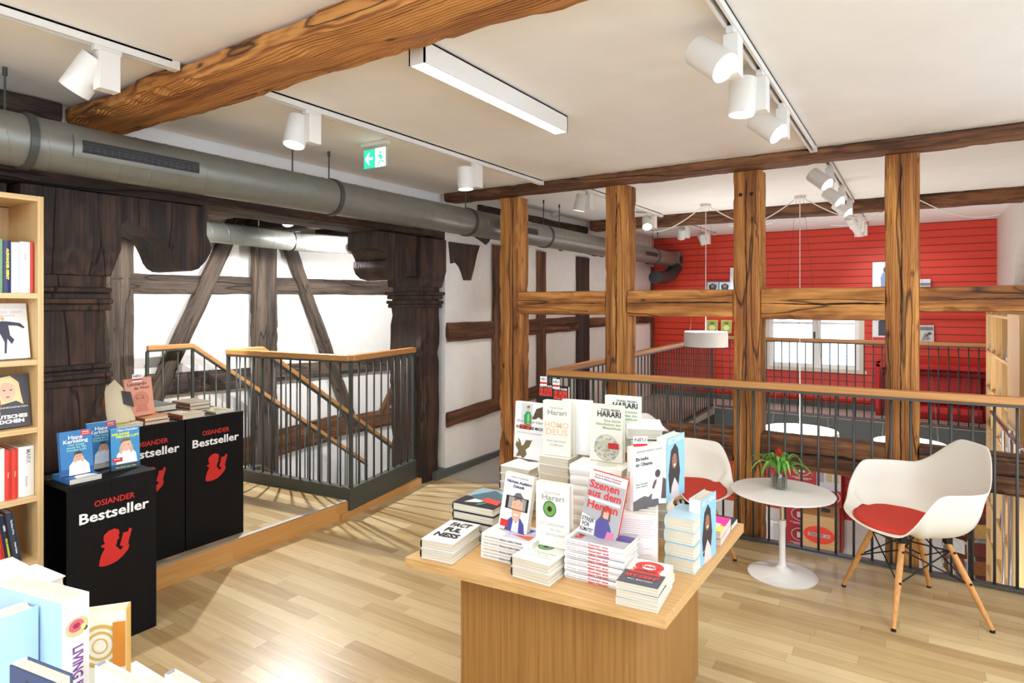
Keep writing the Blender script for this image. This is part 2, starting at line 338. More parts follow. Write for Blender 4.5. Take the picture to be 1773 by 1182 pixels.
# oak kerb in front of the landing with a pale metal edge strip
struct('trim_kerb', MB().prism([(-3.355, .2, 0), (-3.335, .2, 0), (-3.330, 1.7, 0), (-3.336, 3.02, 0), (-3.356, 3.02, 0), (-3.352, 1.7, 0)], (0, 0, .118)), KERBM)
struct('trim_kerb_low', MB().prism([(-3.345, 2.95, 0), (-3.315, 2.95, 0), (-3.49, 4.18, 0), (-3.55, 4.18, 0)], (0, 0, .05)), KERBM)
struct('trim_edge_strip', MB().prism([(-3.368, .2, .1205), (-3.336, .2, .1205), (-3.331, 1.7, .1205), (-3.337, 3.015, .1205), (-3.366, 3.015, .1205), (-3.362, 1.7, .1205)], (0, 0, .004)), col(196, 190, 182, .4, .4))
struct('ceiling', MB().box((-3.45, -2.5, CZ), (2.6, 4.30, CZ + .2)), CEILM)
struct('ceiling_back', MB().box((-3.45, 4.30, CZ2), (2.6, RW, CZ2 + .2)), CEILM)
struct('ceiling_stairwell', MB().box((OX, -2.5, 2.36), (-3.47, 8, 2.5)), T_DARK)
# unseen windows added beside and behind the camera; their daylight brightens the ceiling
def window_wall(name, wname, ax, at, a0, a1, wins, z0=.45, z1=2.30):
    mb = MB(); B = (lambda p, q, u, v: mb.box((at, p, u), (at + .1, q, v))) if ax == 'x' else (lambda p, q, u, v: mb.box((p, at - .1, u), (q, at, v)))
    B(a0, a1, -.3, z0); B(a0, a1, z1, 2.7); e = a0
    for (p, q) in wins: B(e, p, z0, z1); e = q
    B(e, a1, z0, z1); struct(name, mb, CEILM)
    for k, (p, q) in enumerate(wins):
        f = MB(); G = (lambda p, q, u, v: f.box((at + .03, p, u), (at + .07, q, v))) if ax == 'x' else (lambda p, q, u, v: f.box((p, at - .07, u), (q, at - .03, v)))
        for (r, s) in ((p + .001, p + .05), (q - .05, q - .001), ((p + q) / 2 - .03, (p + q) / 2 + .03)): G(r, s, z0 + .001, z1 - .001)
        G(p + .001, q - .001, z0 + .001, z0 + .05); G(p + .001, q - .001, z1 - .05, z1 - .001)
        fo = struct('%s_%d' % (wname, k), f, WHITEP)
        l = bpy.data.lights.new('window_portal', 'AREA'); l.shape = 'RECTANGLE'; l.size = q - p; l.size_y = z1 - z0; l.cycles.is_portal = True
        o = bpy.data.objects.new('window_portal', l); COL.objects.link(o); c = (p + q) / 2; zc = (z0 + z1) / 2
        if ax == 'x': o.location = (at + .02, c, zc); o.rotation_euler = Vector((-1, 0, 0)).to_track_quat('-Z', 'Z').to_euler()
        else: o.location = (c, at - .02, zc); o.rotation_euler = Vector((0, 1, 0)).to_track_quat('-Z', 'Z').to_euler()
window_wall('wall_right', 'window_added_1', 'x', 2.6, -2.5, 4.3, [(-2.1, -.6), (-.2, 1.3), (1.7, 3.2)])
window_wall('wall_behind', 'window_added_2', 'y', -2.5, OX, 2.7, [(-2.6, -1.1), (-.7, .8), (1.0, 2.3)])
struct('wall_left', MB().box((WX - .2, 4.225, -2.9), (WX, RW, 2.7)), WHITEW)
struct('wall_stairwell', MB().box((OX - .2, -2.5, -2.9), (OX, 8.2, 2.6)), WHITEW)
struct('wall_stairwell_end', MB().box((OX, 8.0, -2.9), (WX - .2, 8.2, 2.6)), WHITEW)
struct('wall_lower_near', MB().box((-2.3, 4.222, -2.9), (2.6, 4.252, -.285)), WHITEW)
# far red wall with a window opening; upper storey and lower storey in one slab
WX0, WX1, WZ0, WZ1 = -1.80, -.56, .62, 1.66
mb = MB(); mb.box((-3.44, RW, -1.38), (WX0, RW + .18, 2.7)).box((WX1, RW, -1.38), (.85, RW + .18, 2.7)).box((WX0, RW, -1.38), (WX1, RW + .18, WZ0)).box((WX0, RW, WZ1), (WX1, RW + .18, 2.7))
struct('wall_far', mb, SLAT)
struct('wall_far_lower', MB().box((-3.44, RW, -2.9), (.85, RW + .18, -1.38)), WHITEW)
struct('floor_lower', MB().box((OX, -1, -3.0), (2.6, RW + .2, -2.9)), GREYF)
struct('baseboard_left', MB().box((WX, 4.2, .0), (WX + .03, RW - .01, .065)).box((WX - .06, 4.06, .0), (WX + .035, 4.225, .07)), col(84, 88, 84, .5))
struct('baseboard_far', MB().box((-3.40, RW - .03, .1), (.8, RW, .17)), col(96, 104, 102, .5))
# right wall with its arched recess
pts = [(0, RW, -2.9), (0, RW, 2.7), (0, 4.3, 2.7), (0, 4.3, -2.9), (0, 6.0, -2.9)]
for i in range(13):
    a = math.pi * i / 12; pts.append((0, 6.95 - .95 * math.cos(a), 1.55 + .62 * math.sin(a)))
pts += [(0, 7.9, -2.9)]
struct('wall_right_back', MB().prism([Vector((.82, p[1], p[2])) for p in pts], (.25, 0, 0)), WHITEW)
struct('wall_recess', MB().box((1.07, 4.3, -2.9), (1.15, RW, 2.7)), PEACH)
struct('trim_void_front', MB().box((-2.3, 4.225, -.28), (2.6, 4.245, -.02)), STEELG)
struct('trim_void_side', MB().box((-2.302, 4.25, -.27), (-2.285, 8.56, .0)), STEELG)
struct('trim_void_back', MB().box((-2.28, 8.545, -.22), (.8, 8.562, .09)), STEELG)
# window
w = struct('window_3', MB().box((WX0 - .03, RW - .05, WZ0 - .04), (WX1 + .03, RW - .001, WZ0)).box((WX0 + .001, RW - .01, WZ0 + .0002), (WX0 + .06, RW + .08, WZ1)).box((WX1 - .06, RW - .01, WZ0 + .0002), (WX1 - .001, RW + .08, WZ1)).box((WX0 + .0601, RW - .01, WZ1 - .06), (WX1 - .0601, RW + .08, WZ1)), col(214, 206, 186, .5))
xm = -1.13
for (a, b) in ((WX0 + .0605, xm - .0005), (xm + .0005, WX1 - .0605)):
    q = MB(); z0, z1 = WZ0 + .001, WZ1 - .061
    q.box((a, RW, z0), (a + .055, RW + .05, z1)).box((b - .055, RW, z0), (b, RW + .05, z1)).box((a + .0551, RW, z0), (b - .0551, RW + .05, z0 + .06)).box((a + .0551, RW, z1 - .06), (b - .0551, RW + .05, z1)).box((a + .0551, RW + .01, z0 + .60), (b - .0551, RW + .04, z0 + .63))
    s = q.build('casement', col(236, 236, 232, .4), w); MB().box((a + .0552, RW + .042, z0 + .061), (b - .0552, RW + .046, z1 - .061)).build('pane', GLASS, s)
MB().box((xm - .035, RW - .035, 1.0), (xm - .015, RW, 1.12)).build('handle', STEEL, w)

# ------------------------------------------------------------------ oak frame posts and beams
g = 'golden posts of the open timber frame'
PY = 4.27
def px_X(px, Y): return P(px, 500, Y=Y).x
posts = [(864, 897, 'leftmost golden timber post beside the book table, white wall behind'), (1047, 1086, 'golden timber post rising behind the corner of the front railing'),
         (1268, 1318, 'golden timber post behind the small round table, two bolt holes at top'), (1532, 1592, 'rightmost golden timber post, behind the right shell chair')]
PX = []
for i, (a, b, lb) in enumerate(posts):
    x0, x1 = px_X(a, PY), px_X(b, PY); PX.append((x0, x1)); cx = (x0 + x1) / 2
    o = timber('timber_post', (cx, PY + .09, -2.89 if i else 0.003), (cx, PY + .09, 2.375), x1 - x0, .18, T_GOLD, rough=.005, label=lb, cat='wooden post', group=g, seed=i)
    L0 = 2.375 + (2.89 if i else -.003)
    crack(o, L0, .09, 'y', .02 if i == 0 else .55, .99, (x1 - x0) * (.22, .02, -.02, -.03)[i], .0034, 100 + i, i)
PYB = 4.16
timber('ceiling_beam', (-3.4, PYB + .1, 2.418), (2.55, PYB + .1, 2.418), .2, .075, T_BROWN, side=(0, 1, 0), rough=.005, label='dark brown beam under the ceiling, carrying the golden posts', cat='beam', seed=11)
timber('ceiling_beam', (-3.35, 7.02, 2.465), (.8, 7.02, 2.465), .22, .13, T_BROWN, side=(0, 1, 0), rough=.006, label='dark beam crossing the far ceiling before the red wall', cat='beam', seed=12)
timber('ceiling_beam', (-3.43, 1.335 + .14, 2.41), (2.55, 1.335 + .14, 2.41), .28, .10, T_BEAM, side=(0, 1, 0), rough=.010, label='thick figured golden beam crossing the near ceiling, top left of the picture', cat='beam', seed=13)
def rail_t(i0, i1, zt, zb, lb, seed, zt2=None, zb2=None, m=T_GOLD, grp='upper rails of the timber frame'):
    xa = PX[i0][1] + .011 if i0 is not None else -3.4; xb = PX[i1][0] - .011 if i1 is not None else 2.55
    zt2 = zt if zt2 is None else zt2; zb2 = zb if zb2 is None else zb2
    o = timber('frame_rail', (xa - .012, PY + .075, (zt + zb) / 2), (xb + .012, PY + .075, (zt2 + zb2) / 2), .15, zt - zb, m, side=(0, 1, 0), rough=.005, label=lb, cat='timber rail', group=grp, seed=seed)
    crack(o, xb - xa + .024, .075, 'x', .0 if seed != 24 else .05, 1.0 if seed != 24 else .3, 0.0, {21: .003, 22: .0045, 23: .0075, 24: .002, 25: .004, 26: .007, 27: .007}[seed], seed, seed)
rail_t(0, 1, 1.598, 1.416, 'horizontal timber rail between the two leftmost golden posts, chest high', 21)
rail_t(1, 2, 1.60, 1.41, 'horizontal cracked timber rail in the middle bay of the golden posts', 22)
rail_t(2, 3, 1.60, 1.40, 'horizontal deeply cracked timber rail above the far window', 23)
rail_t(3, None, 1.60, 1.455, 'horizontal knotty timber rail right of the rightmost golden post', 24)
gl = 'lower rails of the timber frame'
rail_t(1, 2, .66, .45, 'low timber rail behind the left shell chair and the railing', 25, m=T_BROWN, grp=gl)
rail_t(2, 3, .66, .45, 'low split timber rail behind the small round table', 26, m=T_BROWN, grp=gl)
rail_t(3, None, .68, .46, 'low timber rail behind the back of the right shell chair', 27, m=T_BROWN, grp=gl)
# bolts on the third post
for dx in (.055, .125):
    o = MB().lathe([(.012, 0), (.012, .004), (.004, .006)], 12, M=Matrix.Translation((PX[2][0] + dx, PY - .006, 2.22)) @ Matrix.Rotation(R(90), 4, 'X')).build('bolt_plug', BLACKM)
    tag(o, ('left' if dx < .1 else 'right') + ' dark round plug near the top of the golden post behind the round table', 'plug', 'plugs in the post')

# dark posts with carved brackets along the stairwell
def moulds(parent, x0, x1, y0, y1, zs, m=T_DARK):
    for z, e in zs:
        mb = MB().box((x0 - e, y0 - e, z), (x1 + e, y1 + e, z + .028)).box((x0 - e * .5, y0 - e * .5, z - .03), (x1 + e * .5, y1 + e * .5, z))
        o = mb.build('moulding', m, parent, bevel=.008)
def carved_post(y0, y1, lb, zs, wide_from, seed):
    t = thing('carved_post', ((WX - .19), (y0 + y1) / 2, 0), 0, lb, 'wooden post', 'carved black posts by the stairwell')
    bpy.context.view_layer.update()
    o = timber('shaft', (WX - .185, (y0 + y1) / 2, -.3), (WX - .185, (y0 + y1) / 2, 2.05), .36, y1 - y0, T_DARK, side=(1, 0, 0), rough=.008, seed=seed, step=.08)
    o.parent = t; o.matrix_parent_inverse = Matrix.Translation(t.location).inverted()
    q = MB().prism([(WX - .37, y0 - .012, wide_from), (WX + .012, y0 - .012, wide_from), (WX + .012, y1 + .03, wide_from + .1), (WX - .37, y1 + .03, wide_from + .1)], (0, 0, .001))
    q = MB(); a, b = wide_from, 2.054
    q.v = [(WX - .37, y0 - .01, a), (WX + .01, y0 - .01, a), (WX + .01, y1 + .004, a), (WX - .37, y1 + .004, a)] + [(WX - .38, y0 - .03, a + .14), (WX + .028, y0 - .03, a + .14), (WX + .028, y1 + .045, a + .14), (WX - .38, y1 + .045, a + .14)] + [(WX - .38, y0 - .03, b), (WX + .028, y0 - .03, b), (WX + .028, y1 + .045, b), (WX - .38, y1 + .045, b)]
    for k in (0, 4):
        for i in range(4): q.f.append((k + i, k + (i + 1) % 4, k + 4 + (i + 1) % 4, k + 4 + i)); q.m.append(0)
    q.f += [(3, 2, 1, 0), (8, 9, 10, 11)]; q.m += [0, 0]
    h = q.build('capital', T_DARK, bevel=.006); h.parent = t; h.matrix_parent_inverse = Matrix.Translation(t.location).inverted()
    for z, e in zs:
        m2 = MB().box((WX - .365 - e, y0 - e, z), (WX + e, y1 + e, z + .028)).box((WX - .365 - e * .5, y0 - e * .5, z - .035), (WX + e * .5, y1 + e * .5, z)).build('moulding', T_DARK, bevel=.008)
        m2.parent = t; m2.matrix_parent_inverse = Matrix.Translation(t.location).inverted()
    return t
carved_post(1.18, 1.535, 'massive black carved timber post right of the bookshelf', [(1.50, .015), (1.555, .010), (1.13, .015), (1.175, .008)], 1.64, 31)
carved_post(3.915, 4.165, 'massive black carved timber post at the end of the stair railing', [(1.50, .02), (1.575, .03)], 1.64, 32)
timber('wall_post', (WX - .2, .86, -.3), (WX - .2, .86, 2.05), .34, .55, T_DARK, rough=.008, label='black timber post rising behind the top of the left bookshelf', cat='wooden post', seed=33, step=.1)
timber('wall_plate_beam', (WX - .17, -.5, 2.20), (WX - .17, RW - .02, 2.20), .34, .28, T_DARK, side=(1, 0, 0), rough=.007, label='long dark beam running along the wall under the big duct', cat='beam', seed=34, step=.09)
def bracket(prof, lb, seed):
    """carved bracket, profile in (Y, z), as thick as the post"""
    n = len(prof); mb = MB(); K = 4
    for k in range(K + 1):
        x = WX - .005 - .35 * k / K
        for (y, z) in prof:
            mb.v.append((x, y, z))
    for k in range(K):
        for i in range(n):
            j = (i + 1) % n; a = k * n; mb.f.append((a + i, a + j, a + n + j, a + n + i)); mb.m.append(0)
    mb.f.append(tuple(range(n))); mb.m.append(0); mb.f.append(tuple(reversed([K * n + i for i in range(n)]))); mb.m.append(0)
    tag(mb.build('carved_bracket', T_DARK, bevel=.004, smooth='auto'), lb, 'bracket', 'carved brackets under the long beam')
def PW(px, py, X=WX): q = P(px, py, X=X); return (q.y, q.z)
pr = [(259, 401), (270, 403), (281, 408), (291, 421), (298, 436), (304, 452), (311, 462), (321, 468), (333, 469), (345, 465), (357, 452), (365, 438), (367, 430), (364, 418), (359, 407)]
prof = [(1.58, 1.95)] + [PW(*p) for p in pr]
ym = max(p[0] for p in prof); prof = [(1.50, 2.059)] + prof[:0] + [(1.50, 1.78), (1.545, 1.80), (1.575, 1.885), (1.625, 1.945)] + [p for p in prof[1:] if p[0] > 1.63] + [(prof[-1][0], 2.059)]
bracket(prof, 'black carved wooden bracket, S-curved underside, on the left carved post', 1)
yr = 3.925 + .03 + 1.535
prof2 = [(yr - y, z) for (y, z) in prof][::-1]
prof2 = [(3.98, 2.059), (3.44, 2.059), (3.435, 1.93), (3.475, 1.915), (3.505, 1.87), (3.52, 1.845), (3.50, 1.835), (3.495, 1.79), (3.52, 1.74), (3.57, 1.705), (3.65, 1.69), (3.74, 1.715), (3.80, 1.735), (3.98, 1.70)]
bracket(prof2, 'black carved wooden bracket with stepped curve, beside the end of the stair railing', 2)
rem = [(1335, 345), (1490, 368), (1645, 385), (1615, 480), (1590, 600), (1555, 740), (1490, 740), (1465, 660), (1440, 600), (1400, 555), (1355, 568)]
q = [P(550 + a / 5.91, 360 + b / 5.91, X=WX) for a, b in rem]
tag(MB().prism([Vector((WX - .01, p.y, p.z)) for p in q], (.03, 0, 0)).build('carved_bracket_remnant', T_DARK, bevel=.003), 'dark stub of a carved bracket set in the white wall', 'bracket')

struct('wall_left_upper', MB().box((WX - .2, -.5, 2.345), (WX - .02, RW, 2.70)), CEILM)
timber('wall_top_timber', (WX + .03, -.5, 2.40), (WX + .03, 1.30, 2.40), .08, .09, T_DARK, side=(1, 0, 0), label='dark timber under the ceiling above the near end of the big duct', cat='beam', seed=35)
timber('wall_top_timber', (WX + .03, 4.7, 2.38), (WX + .03, 6.9, 2.40), .08, .09, T_DARK, side=(1, 0, 0), label='dark timber under the ceiling above the duct beyond the leftmost golden post', cat='beam', seed=36)
# timbers in the white wall
def wt(y0, z0, y1, z1, wd, lb, seed, m=T_BROWN, X=WX, grp='timbers set in the white corridor wall', proud=.012, bow=0, rough=.0055):
    timber('wall_timber', (X + .018, y0, z0), (X + .018, y1, z1), wd, .034, m, side=(0, math.cos(0), 0) if abs(z1 - z0) > abs(y1 - y0) else (0, 0, 1), rough=rough, label=lb, cat='wall timber', group=grp, seed=seed, bow=0, step=.05)
wt(5.03, .55, 5.03, 2.07, .2, 'upright brown timber in the white wall just left of the leftmost golden post', 41)
wt(5.86, .07, 5.86, 2.07, .17, 'slim upright timber in the white wall right of the leftmost golden post', 42)
wt(6.87, .1, 6.87, 2.07, .33, 'broad dark upright timber in the white wall, left of the second golden post', 43, T_DARK)
wt(9.28, .1, 9.28, 2.07, .12, 'thin upright timber in the corner of white wall and red wall', 44)
wt(4.23, 1.252, 4.94, 1.25, .165, 'nearest horizontal timber in the white wall beside the black carved post', 45)
wt(5.13, 1.25, 6.72, 1.262, .165, 'horizontal timber in the white wall behind the leftmost golden post', 46)
wt(7.03, 1.262, 9.22, 1.27, .12, 'farthest horizontal timber in the white wall, ending at the red wall', 47)
wt(4.23, .49, 5.9, .56, .13, 'low rising timber in the white wall above the grey baseboard', 48)
# timber bracing of the stairwell wall
OXW = OX; go = 'timbers of the bright stairwell wall'
def ow(pa, pb, wd, lb, seed, m=T_GREY, proud=.012, rough=.006):
    a = P(pa[0], pa[1], X=OXW); b = P(pb[0], pb[1], X=OXW); a.x = b.x = OXW + proud + .012
    d = (b - a).normalized(); sd = Vector((0, -d.z, d.y))
    timber('stairwell_timber', a, b, wd, .04 + proud, m, side=sd, rough=rough, label=lb, cat='wall timber', group=go, seed=seed)
def wpx(px, py, n): return n / FPX * ((P(px, py, X=OXW) - Vector((0, 0, 1.5))).dot(Vector((-SN, CS, 0))))
ow((450, 398), (452, 830), .27, 'broad grey upright post in the middle of the stairwell wall', 51, proud=.05)
ow((203, 330), (203, 700), .24, 'grey upright post at the left end of the stairwell wall', 52)
ow((190, 490), (436, 494), .17, 'grey horizontal timber left of the middle stairwell post', 53)
ow((466, 494), (700, 499), .17, 'grey horizontal timber right of the middle stairwell post', 54)
ow((407, 375), (262, 690), .155, 'grey diagonal brace leaning left of the middle stairwell post', 55, proud=.03)
ow((478, 375), (606, 735), .15, 'grey diagonal brace leaning right of the middle stairwell post', 56, proud=.03)
ow((250, 668), (436, 652), .20, 'low grey timber behind the first balusters of the stair rail', 57)
ow((466, 646), (700, 626), .17, 'low grey timber right of the middle stairwell post, behind the handrails', 58, proud=.02)
ow((418, 782), (580, 738), .28, 'bent dark timber low on the stairwell wall, left half', 59, T_BROWN)
ow((565, 742), (720, 712), .22, 'bent dark timber low on the stairwell wall, right half', 60, T_BROWN)
ow((694, 640), (655, 725), .12, 'short dark brace low on the stairwell wall by the carved post', 61, T_BROWN)
for i, y in enumerate((1.2, 2.1, 3.0, 3.9, 4.8)):
    timber('ceiling_joist', (OX + .01, y, 2.28), (WX - .36, y, 2.28), .16, .14, T_DARK, side=(0, 1, 0), label='blackened joist under the dark stairwell ceiling', cat='joist', group='stairwell joists', seed=70 + i, step=.15)

# ------------------------------------------------------------------ railings
def railing(name, pts, zt, zb, lb, spacing=.093, group=None, fascia=None, hr=RAILX, tall_ends=(True, True), plate=.012, hw=.06):
    """handrail, steel flat, bottom plate and balusters along a polyline; zt/zb heights lists"""
    t = thing(name, pts[0] + (zb[0],), 0, lb, 'railing', group); o0 = Vector(pts[0] + (zb[0],))
    def seg(a, b, wd, th, nm, m, bev=.004):
        a, b = Vector(a) - o0, Vector(b) - o0; d = (b - a); Ln = d.length; d.normalize(); s = Vector((-d.y, d.x, 0)).normalized(); u = d.cross(s) * -1; u = s.cross(d) * -1 if False else Vector((0, 0, 1)) - d * d.z; u.normalize()
        q = MB()
        for p in (a, b):
            for (i, j) in ((-1, -1), (1, -1), (1, 0), (-1, 0)): q.v.append(tuple(p + s * wd / 2 * i + u * th * (-j)*0 + u * (th * j)))
        q.f = [(0, 1, 2, 3), (7, 6, 5, 4), (0, 4, 5, 1), (1, 5, 6, 2), (2, 6, 7, 3), (3, 7, 4, 0)]; q.m = [0] * 6
        return q.build(nm, m, t, bevel=bev)
    for i in range(len(pts) - 1):
        a, b = Vector(pts[i] + (zt[i],)), Vector(pts[i + 1] + (zt[i + 1],)); d = (b - a); dx, dy = abs(d.x), abs(d.y)
        m = RAILX if dx > dy else RAILY
        seg(a, b, hw, .042, 'handrail', m, .008)
        seg(a - Vector((0, 0, .042)), b - Vector((0, 0, .042)), .045, .014, 'steel_flat', STEEL, .001)
        c, e = Vector(pts[i] + (zb[i] + plate,)), Vector(pts[i + 1] + (zb[i + 1] + plate,))
        seg(c, e, .05, plate, 'bottom_plate', STEEL, .001)
        n = max(1, round(Vector((d.x, d.y)).length / spacing))
        for k in range(n + (1 if i == len(pts) - 2 else 0)):
            f = (k + .0) / n
            A = c.lerp(e, f) - o0; B = a.lerp(b, f) - o0; B.z -= .054
            end = (k == 0 and (i > 0 or tall_ends[0])) or (k == n and tall_ends[1])
            MB().tube([A, B], .016 if end else .0068, 4 if end else 8).build('newel' if end else 'baluster', STEEL, t, smooth=not end)
    if fascia:
        for (a, b, h0, h1) in fascia:
            a = Vector(a) - o0; b = Vector(b) - o0
            MB().prism([a + Vector((0, 0, h0)), b + Vector((0, 0, h0)), b + Vector((0, 0, h1)), a + Vector((0, 0, h1))], Vector((-(b - a).y, (b - a).x, 0)).normalized() * .012).build('fascia', STEELG, t)
    return t
railing('railing', [(-2.35, 4.13), (2.4, 4.13)], [1.0, 1.03], [.012, .012], 'long front railing with oak handrail behind the chairs, grey steel balusters', group=None)
railing('railing', [(-2.35, 4.18), (-2.33, 8.62)], [1.0, 1.065], [.02, .11], 'railing with oak handrail receding along the corridor to the red wall', tall_ends=(False, True))
railing('railing', [(-2.28, 8.62), (.78, 8.62)], [1.065, 1.065], [.11, .11], 'far railing with oak handrail in front of the red wall', tall_ends=(False, True))
railing('railing', [(-4.61, 2.93), (-3.345, 3.06), (-3.515, 3.90)], [1.138, 1.138, 1.138], [.192, .192, .192], 'angular oak-topped railing around the stairwell, left of the black carved post', spacing=.098,
        fascia=[((-4.61, 2.90, 0), (-3.318, 3.033, 0), .1205, .203), ((-3.316, 3.03, 0), (-3.484, 3.905, 0), .0505, .203)])
def stair_rail(X, y0, y1, y2, lb, zt=1.14, sl=.713, zb0=.13):
    railing('stair_railing', [(X, y0), (X + .001, y1), (X + .002, y2)], [zt, zt, zt - sl * (y2 - y1)], [zb0, zb0, zb0 - sl * (y2 - y1)], lb, spacing=.115, group='railings of the descending stair', hw=.045, tall_ends=(True, False))
stair_rail(-5.56, 2.78, 3.18, 5.34, 'outer stair railing descending along the white stairwell wall')
stair_rail(-4.64, 2.95, 3.26, 5.6, 'inner stair railing descending behind the angular railing')
st = thing('staircase', (-5.1, 3.2, .12), 0, 'descending staircase between the two sloping railings', 'stairs')
q = MB(); 
for i in range(14):
    q.box((-.44, i * .25, -.178 * (i + 1)), (.44, i * .25 + .28, -.178 * (i + 1) + .04))
q.build('tread', OAKX, st)
for s in (-1, 1):
    MB().prism([Vector((s * .45, 0, .0)), Vector((s * .45, 3.4, -2.42)), Vector((s * .45, 3.4, -2.72)), Vector((s * .45, 0, -.30))], (.02 * s, 0, 0)).build('stringer', STEELG, st)

# ------------------------------------------------------------------ spiral duct
def duct(name, a, b, r, lb, m=DUCTM, seam=.135, parent=None):
    a, b = Vector(a), Vector(b); t = thing(name, a, 0, lb, 'ventilation duct'); d = b - a; Ln = d.length; rot = d.to_track_quat('Z', 'Y').to_matrix().to_4x4()
    n = int(Ln / .3) + 2
    MB().lathe([(r, Ln * i / n) for i in range(n + 1)], 40, M=rot).build('pipe', m, t, smooth='auto')
    if seam:
        pts = []; k = 0; turns = Ln / seam
        N_ = int(turns * 20)
        pts = [rot @ Vector((r * math.cos(2 * math.pi * i / 20), r * math.sin(2 * math.pi * i / 20), Ln * i / N_)) for i in range(N_)]
        MB().tube(pts, .0022, 4).build('seam', m, t, smooth=True)
    return t
DX, DZ, DR = -3.06, 2.166, .108
dt = duct('ventilation_duct', (DX, -.6, DZ), (DX, 9.12, DZ), DR, 'big spiral-seamed metal duct hanging along the dark beam to the red wall')
for y in (1.03, 2.62, 4.02, 5.28, 6.9, 8.3):
    MB().lathe([(DR, 0), (DR + .008, 0), (DR + .008, .03), (DR, .03)], 40, M=Matrix.Translation((0, y + .6, 0)) @ Matrix.Rotation(R(-90), 4, 'X'), caps=False).build('clamp', STEEL, dt)
for i, y in enumerate((.98, 2.35, 2.62, 4.02, 5.28, 5.6, 6.9, 8.3, 8.5)):
    zc = (CZ if y < 4.3 else CZ2)
    MB().tube([(.0, y + .6, DR), (.0, y + .6, zc - DZ - .001)], .0045, 6).tube([(.0, y + .6, zc - DZ - .035), (.0, y + .6, zc - DZ - .002)], .009, 8).build('hanger_rod', STEEL, dt)
def grille(y0, y1):
    yy = y0 + .6; ln = y1 - y0; g_ = MB(); a0 = R(-20); a1 = R(20); rr = DR + .004
    # frame: curved plate around the slot
    for (ya, yb, aa, ab) in ((yy - .03, yy + ln + .03, R(14), R(26)), (yy - .03, yy + ln + .03, R(-26), R(-14)), (yy - .03, yy, R(-14), R(14)), (yy + ln, yy + ln + .03, R(-14), R(14))):
        for k in range(6):
            t0 = aa + (ab - aa) * k / 6; t1 = aa + (ab - aa) * (k + 1) / 6
            g_.prism([Vector((rr * math.cos(t0), ya, rr * math.sin(t0))), Vector((rr * math.cos(t1), ya, rr * math.sin(t1))), Vector((rr * math.cos(t1), yb, rr * math.sin(t1))), Vector((rr * math.cos(t0), yb, rr * math.sin(t0)))], (.003, 0, 0))
    f = g_.build('grille_frame', DUCTM, dt); f['label'] = 'slotted air grille in the duct side'
    MB().box((rr - .004, yy, -rr * .24), (rr + .001, yy + ln, rr * .24)).build('grille_slot', BLK, f)
    s = MB()
    for z in (-.012, .0, .012): s.box((rr + .0, yy, z - .0012), (rr + .006, yy + ln, z + .0012))
    n = int(ln / .028)
    for k in range(n): s.box((rr, yy + ln * k / n, -.02), (rr + .003, yy + ln * k / n + .004, .006))
    s.build('grille_slats', STEEL, f)
for a, b in ((1.21, 1.72), (4.55, 4.98), (7.75, 8.2)): grille(a, b)
MB().box((-.11, 9.12 + .6, -.11), (.11, 9.30 + .6, .11)).build('end_box', DUCTM, dt, bevel=.004)
MB().lathe([(.05, 0), (.06, .012)], 20, M=Matrix.Translation((.11, 9.8, 0)) @ Matrix.Rotation(R(90), 4, 'Y')).build('round_outlet', DUCTD, dt)
el = MB().tube([(.05, 9.75, -.12), (.03, 9.62, -.22), (0.0, 9.42, -.28), (-.02, 9.15, -.29), (-.02, 9.05, -.29)], .095, 24).build('elbow', DUCTD, dt, smooth='auto'); el['label'] = 'black bent pipe'
d2 = duct('stairwell_duct', (-4.75, 2.2, 2.09), (-4.75, 3.62, 2.07), .085, 'grey duct under the dark stairwell ceiling, left section', seam=.14)
d3 = duct('stairwell_duct', (-4.75, 3.66, 2.07), (-4.3, 4.9, 2.06), .085, 'grey duct under the dark stairwell ceiling, right section beyond the joint', seam=.14)
for dd in (d2, d3): dd['group'] = 'grey stairwell ducts'
for y in (2.5, 3.3): MB().tube([(0, y - 2.2, .08), (0, y - 2.2, .2)], .004, 6).build('hanger_rod', STEEL, d2)

